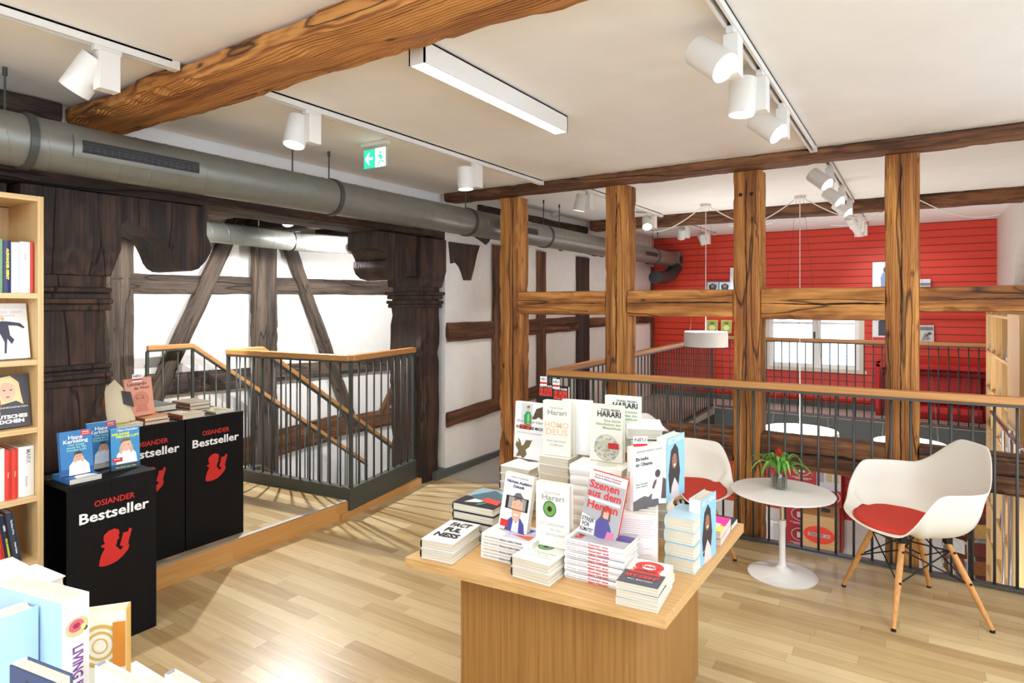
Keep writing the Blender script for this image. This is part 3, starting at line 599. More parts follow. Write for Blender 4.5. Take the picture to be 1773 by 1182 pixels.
# ------------------------------------------------------------------ lamps
def spot_light(name, loc, dirv, power, cone=75, blend=.6, radius=.045, parent=None, color=WARM):
    l = bpy.data.lights.new(name, 'SPOT'); l.energy = power; l.spot_size = R(cone); l.spot_blend = blend; l.shadow_soft_size = radius; l.color = color
    o = bpy.data.objects.new(name, l); COL.objects.link(o); o.location = loc; o.rotation_euler = Vector(dirv).to_track_quat('-Z', 'Y').to_euler()
    if parent: o.parent = parent
    return o
def spotlamp(x, y, zc, dirv, lb, power=1.0, grp='white track spotlights', on=True, off=(-.063, -.041), cone=75, L_=.145, r_=.052):
    t = thing('track_spotlight', (x, y, zc), 0, lb, 'spotlight', grp); d = Vector(dirv).normalized()
    MB().box((-.012, -.045, -.05), (.012, .045, -.028)).build('track_adapter', WHITEP, t)
    MB().box((-.025, -.035, -.185), (.025, .035, -.05)).build('gear_box', WHITEP, t, bevel=.002)
    c = Vector((off[0], off[1], -.125)); rot = d.to_track_quat('Z', 'Y').to_matrix().to_4x4(); M = Matrix.Translation(c) @ rot
    MB().lathe([(r_ * .6, -L_ / 2 + .012), (r_ * .93, -L_ / 2 + .012), (r_ * .93, -L_ / 2), (r_, -L_ / 2 + .003), (r_, L_ / 2), (r_ * .9, L_ / 2), (r_ * .9, L_ / 2 - .012)], 36, M=M).build('lamp_head', WHITEP, t, smooth='auto')
    MB().lathe([(.0005, L_ / 2 - .006), (r_ * .89, L_ / 2 - .006), (r_ * .89, L_ / 2 - .003), (.0005, L_ / 2 - .001)], 32, M=M).build('lens', LENS, t)
    MB().tube([Vector((0, 0, -.125)), c * .8 + Vector((0, 0, -.125)) * .2], .008, 8).build('swivel', WHITEP, t)
    if on: spot_light('spot_beam', c + d * (L_ / 2 + .012), d, SPOTW * power, cone, parent=t)
    return t
def track(x, y0, y1, zc, lb, grp='white ceiling tracks'):
    t = thing('ceiling_track', (x, y0, zc), 0, lb, 'light track', grp); L_ = y1 - y0
    MB().box((-.018, 0, -.033), (-.008, L_, -.001)).box((.008, 0, -.033), (.018, L_, -.001)).box((-.018, 0, -.008), (.018, L_, -.001)).build('channel', WHITEP, t)
    MB().box((-.007, .02, -.012), (.007, L_ - .02, -.0082)).build('conductor_slot', col(120, 116, 110, .5), t)
    for y in (0, L_ - .03): MB().box((-.019, y, -.034), (.019, y + .03, -.001)).build('end_cap', WHITEP, t)
track(-2.44, -1.5, 1.335, CZ, 'white light track on the ceiling, top left, ending at the figured beam')
track(-2.42, 1.62, 4.15, CZ, 'white light track above the exit sign, ending at the brown beam')
track(-.515, 1.62, 4.15, CZ, 'white light track with three spotlights, right of the linear lamp')
track(-.515, -1.5, 1.33, CZ, 'white light track behind the figured beam on the right')
track(-2.42, 4.38, 6.85, CZ2, 'white light track beyond the brown beam, above the corridor')
track(-.515, 4.38, 9.1, CZ2, 'white light track on the far ceiling, running to the red wall')
track(-2.42, 7.2, 9.1, CZ2, 'short white light track beyond the far dark beam, left')
spotlamp(-2.44, 1.08, CZ, (-.52, -.35, -.85), 'white spotlight turned away, hanging left of the figured beam', .8)
spotlamp(-2.42, 1.97, CZ, (.05, -.25, -1), 'lit white spotlight left of the green exit sign', 1.2)
spotlamp(-2.42, 3.30, CZ, (.05, .0, -1), 'lit white spotlight right of the green exit sign', 1.2)
spotlamp(-.515, 2.16, CZ, (.66, -.22, -.6), 'nearest of the three spotlights on the right track, tilted', .7)
spotlamp(-.515, 2.62, CZ, (-.05, -.05, -1), 'middle of the three spotlights on the right track, pointing down', .6)
spotlamp(-.515, 3.10, CZ, (.68, -.15, -.6), 'farthest of the three spotlights on the near right track', .7)
spotlamp(-2.42, 4.98, CZ2, (-.25, 0, -1), 'white spotlight between the two leftmost golden posts', 2.2)
spotlamp(-2.42, 6.60, CZ2, (.3, -.7, -.8), 'white spotlight right of the second golden post, lamp turned to the camera', .9, on=True)
spotlamp(-2.42, 7.80, CZ2, (-.2, .7, -.8), 'white spotlight near the red wall, above the corridor end', 2.2)
spotlamp(-2.42, 8.75, CZ2, (.3, .3, -1), 'white spotlight closest to the red wall on the corridor track', 2.0)
for i, (y, dv, w_) in enumerate(((4.98, (.66, -.2, -.6), 'first'), (5.85, (.66, -.2, -.6), 'second'), (6.6, (.66, -.15, -.6), 'third'), (7.75, (.3, .7, -.6), 'fourth'), (8.25, (.3, .75, -.6), 'fifth'), (8.75, (0, .1, -1), 'sixth'))):
    spotlamp(-.515, y, CZ2, dv, 'lit white spotlight, %s one beyond the brown beam on the right far track' % w_, 1.5)
# unseen spotlights added as general fill, same kind as the visible ones
for i, (x, y, dv) in enumerate(((-2.44, .55, (.25, 1.0, -.6)), (-2.44, -.6, (-.5, .3, -.8)), (-.515, 1.0, (-.35, .55, -.9)), (-.515, .3, (-.3, .6, -.9)), (-.515, -.5, (-.6, .5, -.7)), (-.515, .65, (-.75, .2, -.8)))):
    spotlamp(x, y, CZ, dv, 'added fill spotlight, unseen, on the track above the camera', .55)
def linear(x, y0, L_, lb, pw=1.0, w_=.075):
    t = thing('linear_lamp', (x, y0, CZ), 0, lb, 'ceiling lamp', 'white linear ceiling lamps')
    MB().box((0, 0, -.0855), (.006, L_, -.004)).box((w_ - .006, 0, -.0855), (w_, L_, -.004)).box((0, 0, -.0855), (w_, .006, -.004)).box((0, L_ - .006, -.0855), (w_, L_, -.004)).box((0, 0, -.010), (w_, L_, -.004)).build('housing', WHITEP, t)
    MB().box((.006, .006, -.084), (w_ - .006, L_ - .006, -.078)).build('diffuser', LINL, t)
    MB().box((.03, .2, -.004), (.045, .23, -.0005)).box((.03, L_ - .23, -.004), (.045, L_ - .2, -.0005)).build('mount', WHITEP, t)
    l = bpy.data.lights.new('linear_light', 'AREA'); l.shape = 'RECTANGLE'; l.size = w_; l.size_y = L_; l.energy = LINW * pw; l.color = WARM
    o = bpy.data.objects.new('linear_light', l); COL.objects.link(o); o.location = (w_ / 2, L_ / 2, -.088); o.parent = t
linear(-1.545, 1.69, 1.09, 'long white linear lamp glowing on the ceiling, centre of the picture', .55)
for (x, y) in ((-1.545, -.9), (.95, -.9), (.95, 1.69)): linear(x, y, 1.09, 'added linear fill lamp, unseen, behind and beside the camera', .9)  # unseen linear lamps added for general fill
# stairwell lamps
def stair_spot(loc, dv, lb, pw, cone=90):
    t = thing('stairwell_spotlight', loc, 0, lb, 'spotlight', 'spotlights in the stairwell'); d = Vector(dv).normalized(); M = d.to_track_quat('Z', 'Y').to_matrix().to_4x4()
    MB().lathe([(.04, -.13), (.05, -.12), (.05, 0), (.045, 0), (.045, -.01)], 32, M=M).build('lamp_head', WHITEP, t, smooth='auto')
    MB().lathe([(.0005, -.006), (.044, -.006), (.044, -.003), (.0005, -.001)], 28, M=M).build('lens', LENS, t)
    MB().tube([-d * .06, -d * .06 + Vector((0, 0, 2.36 - loc[2] + d.z * .06))], .008, 8).build('stem', WHITEP, t)
    spot_light('spot_beam', d * .012, d, SPOTW * pw, cone, blend=.25, radius=.02, parent=t)
stair_spot((-4.38, 3.32, 2.17), (1.15, -.75, -2.0), 'glaring spotlight under the dark stairwell ceiling', 17.0, 95)
stair_spot((-4.3, 3.92, 2.0), (-1.3, .1, -.45), 'white spotlight peeking out behind the right carved bracket', 8.0, 150)
stair_spot((-4.3, 5.3, 2.0), (-1.3, .1, -.6), 'added white spotlight deep in the stairwell beyond the carved post', 6.0, 150)  # added lamp, evens out the light on the stairwell wall
stair_spot((-4.3, 2.2, 2.0), (-1.3, .1, -.45), 'added white spotlight behind the left carved bracket', 8.0, 150)  # another added lamp, lights the left part of the wall
# pendants over the void
PEND = emis('pendant_diffuser', (1, .97, .92, 1), 1.6)
def pendant(px, z0, r, h, lb, py=None, Y=6.4):
    c = P(px, 352, Y=Y); t = thing('pendant_lamp', (c.x, Y, CZ2), 0, lb, 'pendant lamp', 'white drum pendants over the void'); D = CZ2 - z0
    MB().lathe([(.04, -.035), (.05, -.03), (.05, -.001)], 24).build('ceiling_rose', WHITEP, t, smooth='auto')
    MB().tube([(0, 0, -.03), (0, 0, -D + h)], .004, 8).build('cable', WHITEP, t)
    MB().lathe([(.012, -D + h + .0005), (r - .006, -D + h + .0005), (r - .006, -D + h + .003), (.012, -D + h + .003)], 48).build('top_diffuser', PEND, t)
    l = bpy.data.lights.new('uplight', 'AREA'); l.shape = 'DISK'; l.size = r * 1.9; l.energy = 11 * (r / .3); l.color = (1, .98, .95)  # uplight added over the shade to brighten the far ceiling
    o = bpy.data.objects.new('uplight', l); COL.objects.link(o); o.location = (0, 0, -D + h + .008); o.rotation_euler = (math.pi, 0, 0); o.parent = t
    MB().tube([(.03, 0, -.03), (r * .75, 0, -D + h)], .0012, 5).tube([(-.03, 0, -.03), (-r * .75, 0, -D + h)], .0012, 5).build('suspension_wires', STEEL, t)
    MB().lathe([(.01, -D + h), (r - .004, -D + h), (r, -D + h - .004), (r, -D), (r - .006, -D), (r - .006, -D + .01), (.01, -D + .012)], 56).build('lamp_shade', WHITEP, t, smooth='auto')
    for s in (-1, 1):
        pts = [Vector((s * (.04 + .62 * k / 12), .0, -.03 - .22 * math.sin(math.pi * .62 * k / 12))) for k in range(13)]
        MB().tube(pts, .005, 6).build('looped_cord', WHITEP, t)
    return t
pendant(1222, 1.066, .215, .15, 'white drum pendant hanging in front of the red wall')
pendant(1385, .21, .33, .10, 'white drum pendant hanging low behind the small round table')
pendant(1575, .10, .30, .10, 'white drum pendant hanging low behind the right shell chair', Y=6.9)
# exit sign
e = thing('exit_sign', (-2.66, 2.62, CZ), 0, 'green illuminated exit sign with arrow and running figure, hanging from the ceiling', 'exit sign')
MB().box((-.10, -.02, -.022), (.10, .02, -.001)).build('mount', WHITEP, e, bevel=.002)
MB().box((-.097, -.004, -.165), (.097, .004, -.022)).build('acrylic_panel', ACRYL, e)
MB().box((-.088, -.0055, -.150), (.004, -.0045, -.04)).build('green_field', EXITG, e)
MB().box((.006, -.0055, -.150), (.088, -.0045, -.04)).build('white_field', EXITW, e)
MB().prism([Vector(p) for p in ((-.078, -.0066, -.095), (-.048, -.0066, -.06), (-.036, -.0066, -.06), (-.052, -.0066, -.088), (-.014, -.0066, -.088), (-.014, -.0066, -.102), (-.052, -.0066, -.102), (-.036, -.0066, -.13), (-.048, -.0066, -.13))], (0, .0008, 0)).build('arrow', EXITW, e)
q = MB()
for pg in ([(.040, -.062), (.052, -.058), (.058, -.068), (.048, -.074), (.040, -.070)], [(.030, -.082), (.048, -.076), (.060, -.098), (.054, -.112), (.046, -.108), (.040, -.090), (.028, -.096)], [(.048, -.104), (.058, -.112), (.080, -.120), (.080, -.128), (.056, -.120)], [(.046, -.106), (.050, -.118), (.030, -.146), (.022, -.142), (.038, -.122)], [(.052, -.082), (.072, -.096), (.068, -.102), (.050, -.090)]):
    q.prism([Vector((x, -.0066, z)) for x, z in pg], (0, .0008, 0))
q.build('running_figure', EXITG, e)
sd = thing('smoke_detector', tuple(P(960, 369, z=CZ2)), 0, 'small round white smoke detector on the ceiling past the brown beam', 'smoke detector')
MB().lathe([(.045, -.001), (.05, -.02), (.03, -.04)], 24).build('body', WHITEP, sd, smooth='auto')
# unseen spotlights added under the slab to light the lower storey
for (x, y) in ((-1.9, 4.9), (-.6, 4.9), (-1.5, 6.6), (.1, 6.6)):
    pass
for (x, y) in ((-1.9, 4.5), (-.9, 4.5), (.1, 4.5)):
    t = thing('lower_fill_spot', (x, y, -.30), 0, 'unseen white spotlight added below the front floor edge', 'spotlight', 'added spotlights of the lower storey')
    MB().lathe([(.04, -.12), (.05, -.11), (.05, 0)], 20).build('lamp_head', WHITEP, t, smooth='auto')
    spot_light('spot_beam', (0, .05, -.14), (0, 1.0, -.28), SPOTW * 6, 140, parent=t)
# ------------------------------------------------------------------ books
ORD = ['bottom one', 'second from bottom', 'third from bottom', 'fourth from bottom', 'fifth from bottom', 'sixth from bottom', 'seventh from bottom', 'eighth from bottom', 'ninth from bottom', 'tenth from bottom']
def ell(cx, cy, rx, ry, n=20): return [(cx + rx * math.cos(2 * math.pi * i / n), cy + ry * math.sin(2 * math.pi * i / n)) for i in range(n)]
def art_faces(items, w, h, z0):
    mb = MB(); mats = []; lay = 0
    for it in items:
        k = it[0]; c = it[-1]
        if c not in mats: mats.append(c)
        mi = mats.index(c); z = z0 + .00025 + lay * .00012; lay += 1
        if k == 'r': x0, y0, x1, y1 = it[1:5]; pts = [(x0, y0), (x1, y0), (x1, y1), (x0, y1)]
        elif k == 'e': pts = ell(it[1], it[2], it[3], it[4])
        elif k == 'ring':
            cx, cy, rx, ry, th = it[1:6]; o = ell(cx, cy, rx, ry, 24); i_ = ell(cx, cy, rx * (1 - th), ry * (1 - th), 24)
            for q in range(24):
                j = (q + 1) % 24; mb.quad([(o[q][0] * w, o[q][1] * h, z), (o[j][0] * w, o[j][1] * h, z), (i_[j][0] * w, i_[j][1] * h, z), (i_[q][0] * w, i_[q][1] * h, z)], mi)
            continue
        else: pts = it[1]
        mb.quad([(x * w, y * h, z) for x, y in pts], mi)
    return mb, [col(*c) for c in mats]
BOOKN = [0]
def make_book(w, h, t, cover, spine=None, hard=True, art=(), txt=(), sp=(), back=None, name='book', pagec=None):
    """lying book: x from the spine (0) to the fore edge, y from foot to head, z thickness, front cover on top"""
    c = .0022 if hard else .0009; mb = MB(); ins = .003 if hard else .0
    mb.box((0, 0, t - c), (w, h, t), 0).box((0, 0, 0), (w, h, c), 0)
    if hard:
        n = 6; pr = [(-.004 * math.sin(math.pi * i / n), c + (t - 2 * c) * i / n) for i in range(n + 1)]
        pts = [Vector((x, 0, z)) for x, z in pr] + [Vector((.002, 0, t - c)), Vector((.002, 0, c))]
        mb.prism(pts, (0, h, 0), 1)
    else: mb.box((-.0003, 0, 0), (c, h, t), 1)
    cm = col(*cover, .35, var=.01) if len(cover) == 3 else cover
    sm = cm if spine is None else col(*spine, .35, var=.01)
    b = mb.build(name, [cm, sm], fix=True)
    pg = MB(); n = 5
    if hard:
        x1 = w - ins; pts = [Vector((.001, 0, c)), Vector((.001, 0, t - c))] + [Vector((x1 - .004 * math.sin(math.pi * i / n), 0, t - c - (t - 2 * c) * i / n)) for i in range(n + 1)]
        pts = [p + Vector((0, ins, 0)) for p in pts]; pg.prism(pts, (0, h - 2 * ins, 0))
    else: pg.box((.001, .0004, c * .9), (w - .0006, h - .0004, t - c * .9))
    pg.build('pages', PAGES if pagec is None else col(*pagec, .8), b)
    if art:
        m2, mats = art_faces(art, w, h, t); m2.build('cover_picture', mats, b, fix=False)
    cols = {}
    for ln in txt:      # (text, size(m), x, y (0..1), colour, bold, align, [width 0..1])
        cols.setdefault(ln[4], []).append((ln[0], ln[1], ln[2] * w, ln[3] * h, ln[5], ln[6]) + ((ln[7] * w,) if len(ln) > 7 else ()))
    for cc, lines in cols.items():
        lettering(lines, Matrix.Translation((0, 0, t + .0014)), col(*cc, .5, var=0), b, 'cover_lettering')
    if sp:
        cols = {}
        for ln in sp:   # (text, size, y centre 0..1 from foot, across -.5..+.5 of thickness, colour, bold, [length])
            cols.setdefault(ln[4], []).append((ln[0], ln[1], -(ln[2] * h), ln[3] * t, ln[5], 'CENTER') + ((ln[6] * h,) if len(ln) > 6 else ()))
        for cc, lines in cols.items():
            M = Matrix(((0, 0, -1, 0), (-1, 0, 0, 0), (0, 1, 0, 0), (0, 0, 0, 1))); M = Matrix.Translation((-.0046 if hard else -.0008, 0, t / 2)) @ M
            lettering(lines, M, col(*cc, .5, var=0), b, 'spine_lettering')
    return b
def place(b, M, label, group=None, cat='book'):
    b.matrix_world = M; tag(b, label, cat, group); return b
def Mlie(p, rot): return Matrix.Translation(p) @ Matrix.Rotation(R(rot), 4, 'Z')
def Mspine(p, yaw, h): return Matrix.Translation(Vector(p) + Vector((math.cos(R(yaw)), math.sin(R(yaw)), 0)) * h) @ Matrix.Rotation(R(90 + yaw), 4, 'Z')
def Mstand(p, yaw, t, lean=0, roll=0, px=0):
    return Matrix.Translation(p) @ Matrix.Rotation(R(yaw), 4, 'Z') @ Matrix.Rotation(R(roll), 4, 'Y') @ Matrix.Translation((px, t, 0)) @ Matrix.Rotation(R(90 - lean), 4, 'X')
USED = set()
def stack(b, n, p, rot, t, desc, where, group, mode='lie', h=0, jit=.6):
    """n copies of the book b on top of one another; the first is b itself"""
    p = Vector(p); z = p.z + .0006
    for i in range(n):
        o = b if i == 0 else copy_tree(b)
        rr = rot + random.uniform(-jit, jit) * 2; q = Vector((p.x + random.uniform(-.0015, .0015), p.y + random.uniform(-.0015, .0015), z))
        M = Mlie(q, rr) if mode == 'lie' else Mspine(q, rr, h)
        pos = 'topmost' if i == n - 1 and n > 1 else ORD[i]
        if n == 1: lb = desc + ' ' + where
        else: lb = '%s, %s, %s' % (desc, pos, where)
        place(o, M, lb, group); z += t + .0016
    return z
BL = (24, 22, 22); RD = (206, 40, 32); WH = (230, 228, 222); GR = (120, 118, 112); SK = (214, 168, 138); LG = (150, 168, 130)

# ------------------------------------------------------------------ display table
T = .6; c4 = [(-.600, 1.733), (-.589, 2.651), (-1.511, 2.560), (-1.521, 1.644)]
tb = thing('display_table', (-1.05, 2.15, 0), 0, 'square oak display table loaded with book stacks in the middle of the room', 'table')
def rel(p, z): return Vector((p[0] + 1.05, p[1] - 2.15, z))
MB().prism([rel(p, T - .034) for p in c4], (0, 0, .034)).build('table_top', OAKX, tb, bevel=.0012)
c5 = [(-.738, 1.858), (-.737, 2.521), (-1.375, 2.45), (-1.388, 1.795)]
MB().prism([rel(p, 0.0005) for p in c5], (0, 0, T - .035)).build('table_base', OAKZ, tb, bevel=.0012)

# A white book, black capitals
a = make_book(.130, .212, .033, WH, spine=(24, 22, 22), art=[('r', .1, .04, .9, .07, (190, 210, 220))],
    txt=[('FACT', .05, .52, .80, BL, .002, 'CENTER', .62), ('FUL', .05, .50, .55, BL, .002, 'CENTER', .5), ('NESS', .05, .52, .30, BL, .002, 'CENTER', .74)])
stack(a, 2, P(728.6, 965.4, z=T), 9, .033, 'white book with large black capitals', 'at the left front table corner', 'white books with black capitals')
# I dark photo books behind it
i_ = make_book(.185, .215, .031, (44, 48, 54), spine=(30, 34, 40), art=[('r', .0, .0, 1, .45, (36, 30, 40)), ('r', 0, .45, 1, 1, (140, 168, 176)), ('p', [(.1, .5), (.4, .95), (.8, .7), (.95, .9), (.95, .4), (.3, .3)], (70, 100, 110)), ('p', [(.45, .3), (.95, .2), (.9, .42), (.5, .5)], (206, 70, 50)), ('p', [(.2, .1), (.5, .2), (.55, .3), (.3, .35)], (226, 226, 216)), ('p', [(.5, .05), (.62, .1), (.7, .28), (.55, .2)], (60, 140, 90))])
stack(i_, 4, Vector((-1.512, 1.905, T)), 3, .031, 'dark book with a colourful photo cover', 'at the left table edge', 'dark photo books')
# B / C paperback with the smartphone portrait
YL = (232, 228, 220)
bk = make_book(.135, .205, .0205, YL, hard=False, sp=[('Nächste Ausfahrt Zukunft', .0085, .42, 0, (70, 74, 110), .0002), ('RANGA YOGESHWAR', .006, .80, 0, (120, 120, 120), 0)],
    art=[('r', .05, .1, .95, .6, (190, 190, 206)), ('p', [(.4, .3), (.8, .2), (.9, .6), (.5, .62)], (70, 60, 130)), ('p', [(.1, .1), (.4, .1), (.3, .5)], (214, 96, 60))])
zB = stack(bk, 4, P(833, 964.2, z=T), 4, .0205, 'paperback with pale grey spine and blue title', 'below the smartphone portrait', 'pale spined paperbacks', mode='spine', h=.205)
c_ = make_book(.118, .2, .024, YL, hard=False, art=[
    ('p', [(.22, .0), (.30, .18), (.45, .26), (.70, .26), (.86, .16), (.92, .0)], (70, 66, 140)), ('p', [(.46, .0), (.48, .2), (.58, .15), (.68, .22), (.7, 0)], (236, 238, 240)),
    ('e', .56, .36, .17, .19, SK), ('p', [(.36, .42), (.38, .60), (.48, .67), (.62, .68), (.74, .60), (.76, .44), (.70, .54), (.44, .54)], (96, 98, 104)),
    ('r', .14, .37, .93, .60, (26, 26, 28)), ('r', .24, .385, .85, .585, (150, 146, 140)), ('p', [(.36, .385), (.38, .54), (.48, .585), (.66, .585), (.74, .54), (.76, .385)], SK), ('p', [(.40, .52), (.46, .585), (.66, .585), (.74, .52), (.6, .565)], (90, 92, 98)),
    ('e', .47, .475, .04, .012, WH), ('e', .65, .475, .04, .012, WH), ('e', .47, .475, .018, .012, BL), ('e', .65, .475, .018, .012, BL), ('p', [(.44, .295), (.56, .27), (.68, .295), (.56, .31)], WH),
    ('r', .06, .05, .32, .17, RD)],
    txt=[('RANGA YOGESHWAR', .008, .52, .93, (140, 140, 140), 0, 'CENTER', .6), ('Nächste Ausfahrt', .013, .52, .85, (50, 54, 110), .0004, 'CENTER', .86), ('Zukunft', .013, .52, .775, (50, 54, 110), .0004, 'CENTER', .4), ('SPIEGEL', .006, .19, .13, WH, .0002, 'CENTER', .2), ('Bestseller', .005, .19, .09, WH, .0002, 'CENTER', .22)])
pc = P(862, 914, z=zB)
place(c_, Mstand(pc, 2, .024, lean=10, roll=4), 'paperback standing with a portrait of a man behind a smartphone')
# E lying green eye books, D standing one
eye = [('e', .42, .60, .20, .13, (70, 128, 60)), ('e', .42, .60, .17, .11, (110, 160, 80)), ('ring', .42, .60, .20, .13, .08, (50, 80, 46)), ('e', .42, .60, .07, .045, (60, 36, 22)), ('e', .42, .60, .045, .03, (20, 14, 12))]
ivory = (234, 232, 222)
et = [('Yuval Noah', .012, .5, .86, (200, 186, 160), .0001, 'CENTER', .5), ('Harari', .026, .52, .78, (150, 156, 140), .0003, 'CENTER', .66), ('21 Lektionen', .016, .5, .36, (196, 200, 186), .0002, 'CENTER', .75), ('für das', .014, .6, .28, (196, 200, 186), .0001, 'CENTER', .3), ('21. Jahrhundert', .014, .5, .2, (196, 200, 186), .0001, 'CENTER', .75)]
e_ = make_book(.144, .215, .0325, ivory, spine=(44, 44, 44), art=eye, txt=et)
d_ = copy_tree(e_)
zE = stack(e_, 2, P(885.2, 997.2, z=T), 0, .0325, 'ivory book with green eye cover', 'lying at the front table edge', 'ivory books lying with green eye')
b2 = make_book(.125, .215, .034, ivory, art=eye, txt=et); bpy.data.objects.remove(d_) if not d_.children else None
if 'd_' in dir():
    try:
        for ch in list(d_.children): bpy.data.objects.remove(ch)
        bpy.data.objects.remove(d_)
    except ReferenceError: pass
place(b2, Mstand(P(928, 941, z=zE), 4, .034), 'ivory book standing upright with a big green eye on its cover')
# F / G book with red title
sz = make_book(.140, .205, .0205, (238, 234, 232), hard=True, spine=(240, 236, 234), sp=[('Szenen aus', .009, .42, .24, (206, 40, 44), .0002, .34), ('dem Herzen', .009, .42, -.24, (206, 40, 44), .0002, .34), ('Malena Ernman · Beata Ernman', .0045, .78, .2, (130, 120, 120), 0, .36), ('Greta Thunberg · Svante Thunberg', .0045, .78, -.15, (130, 120, 120), 0, .36)],
    art=[('r', 0, 0, 1, .98, (176, 172, 172)), ('r', 0, .92, 1, 1, (236, 232, 230)), ('p', [(.42, .0), (.38, .3), (.5, .42), (.72, .38), (.8, .2), (.78, 0)], (76, 66, 130))],
    txt=[('Szenen', .034, .5, .80, RD, .0012, 'CENTER', .8)])
zF = stack(sz, 6, P(977.8, 998.5, z=T), 3, .0205, 'white spined book with red title', 'in the middle of the front row', 'stacked books with red spine titles', mode='spine', h=.205)
gk = make_book(.128, .212, .03, (200, 40, 34), spine=(228, 226, 224), art=[
    ('r', .0, .0, 1, 1, (168, 166, 166)), ('r', 0, .86, 1, 1, (214, 212, 210)), ('p', [(.42, .04), (.40, .26), (.50, .36), (.70, .33), (.80, .22), (.90, .06), (.6, .02)], (80, 72, 140)), ('e', .62, .42, .11, .085, SK), ('p', [(.50, .40), (.50, .50), (.62, .54), (.74, .50), (.76, .30), (.70, .32), (.70, .46), (.56, .46), (.55, .30), (.50, .30)], (104, 76, 58)),
    ('p', [(.70, .04), (.74, .16), (.92, .16), (.94, .04)], (206, 120, 150)), ('p', [(.0, .03), (.0, .33), (.38, .27), (.40, .04)], (232, 230, 226)), ('r', .1, .555, .95, .6, (226, 224, 222))],
    txt=[('Greta & Svante Thunberg', .007, .5, .955, (160, 60, 60), .0001, 'CENTER', .7), ('Beata & Malena Ernman', .007, .5, .915, (160, 60, 60), .0001, 'CENTER', .7), ('Szenen', .036, .46, .80, RD, .0009, 'CENTER', .80), ('aus dem', .034, .50, .67, RD, .0009, 'CENTER', .90), ('Herzen', .036, .50, .49, RD, .0009, 'CENTER', .82), ('STREJK', .018, .19, .25, BL, .0004, 'CENTER', .34), ('FÖR', .018, .15, .17, BL, .0004, 'CENTER', .2), ('KLIMATET', .018, .19, .09, BL, .0004, 'CENTER', .35)])
place(gk, Mstand(P(1001, 924, z=zF), 6, .03, lean=8, roll=9), 'grey book with large red title leaning upright on its stack')
# H paperback with dark cover
hk = make_book(.126, .19, .0225, WH, hard=False, art=[('r', 0, 0, 1, .5, (74, 74, 80)), ('e', .5, .75, .36, .2, (200, 52, 46)), ('p', [(.1, .42), (.25, .62), (.75, .62), (.92, .42)], (200, 52, 46)), ('e', .5, .72, .18, .10, (230, 224, 220)), ('p', [(.25, .5), (.3, .62), (.7, .62), (.76, .5)], (96, 60, 62))],
    txt=[('NEBEN MIR', .022, .5, .46, (216, 60, 50), .0009, 'CENTER', .78), ('OBEN', .02, .5, .72, (190, 40, 40), .0006, 'CENTER', .5), ('DARF NICHT', .018, .5, .58, (216, 60, 50), .0006, 'CENTER', .7), ('SITZEN"', .024, .5, .30, (216, 60, 50), .0009, 'CENTER', .82), ('Ein Bericht', .007, .5, .17, (220, 220, 220), .0001, 'CENTER', .6)])
stack(hk, 3, P(1066.6, 1046, z=T), 5, .0225, 'grey and white paperback with red letters', 'at the front right table corner', 'grey and white paperbacks with red letters')
# K stack, J standing book with the bird
kk = make_book(.15, .225, .033, (236, 234, 230), spine=(60, 60, 60), art=[('p', [(.2, .6), (.6, .7), (.8, .64), (.5, .5)], (120, 116, 104))])
zK = stack(kk, 6, Vector((-1.50, 2.215, T)), 0, .033, 'white hardcover with thick page block', 'at the back left of the table', 'white hardcovers under the bird book')
bird = [('p', [(.08, .02), (.16, .12), (.05, .22), (.10, .30), (.16, .26), (.14, .36), (.22, .30), (.26, .22), (.32, .24), (.40, .33), (.60, .34), (.52, .22), (.40, .16), (.44, .08), (.36, .02), (.30, -.0), (.24, .04)], (112, 98, 66)),
        ('p', [(.52, .70), (.62, .78), (.70, .90), (.95, .96), (.98, .80), (.90, .72), (.78, .76), (.70, .72)], (84, 72, 52)), ('r', .22, .60, .58, .98, (206, 212, 208)), ('p', [(.32, .60), (.30, .76), (.38, .84), (.50, .84), (.56, .76), (.54, .60)], (44, 150, 110)), ('p', [(.40, .62), (.42, .80), (.48, .80), (.50, .62)], (150, 200, 90)), ('e', .44, .89, .05, .035, SK), ('p', [(.38, .90), (.42, .94), (.48, .94), (.50, .90), (.44, .915)], (110, 60, 40)), ('r', .18, .52, .56, .60, (226, 84, 58))]
jk = make_book(.165, .25, .03, (238, 238, 236), art=bird, txt=[('Christopher Clark', .014, .52, .66, (120, 120, 120), .0001, 'CENTER', .9), ('VON ZEIT UND MACHT', .018, .52, .55, BL, .0005, 'CENTER', .95), ('Herrschaft und Geschichtsbild', .008, .5, .46, (150, 150, 150), 0, 'CENTER', .8)])
place(jk, Mstand(P(889, 791, z=zK), -4, .03, lean=4), 'large white book standing with a bronze bird and man in green jacket')
# M stack, L standing ivory book
mk = make_book(.132, .212, .0355, (236, 232, 218), spine=(236, 232, 218))
zM = stack(mk, 8, Vector((-1.262, 2.14, T)), 3, .0355, 'ivory hardcover with cream pages', 'under the standing orange titled book', 'tall stack of ivory hardcovers')
lt = [('Yuval Noah', .012, .5, .88, (190, 186, 170), .0001, 'CENTER', .5), ('Harari', .028, .52, .79, (150, 148, 140), .0003, 'CENTER', .68), ('HOMO', .034, .5, .56, (226, 190, 150), .0003, 'CENTER', .85), ('DEUS', .034, .5, .43, (226, 190, 150), .0003, 'CENTER', .78), ('Eine Geschichte', .012, .5, .27, (190, 186, 170), .0001, 'CENTER', .7), ('von Morgen', .012, .5, .2, (190, 186, 170), .0001, 'CENTER', .5)]
lk = make_book(.122, .215, .038, (232, 228, 214), txt=lt)
pl = P(940, 785.5, z=zM); place(lk, Mstand(pl, 3, .038), 'ivory book standing upright with faint orange title, highest in the middle')
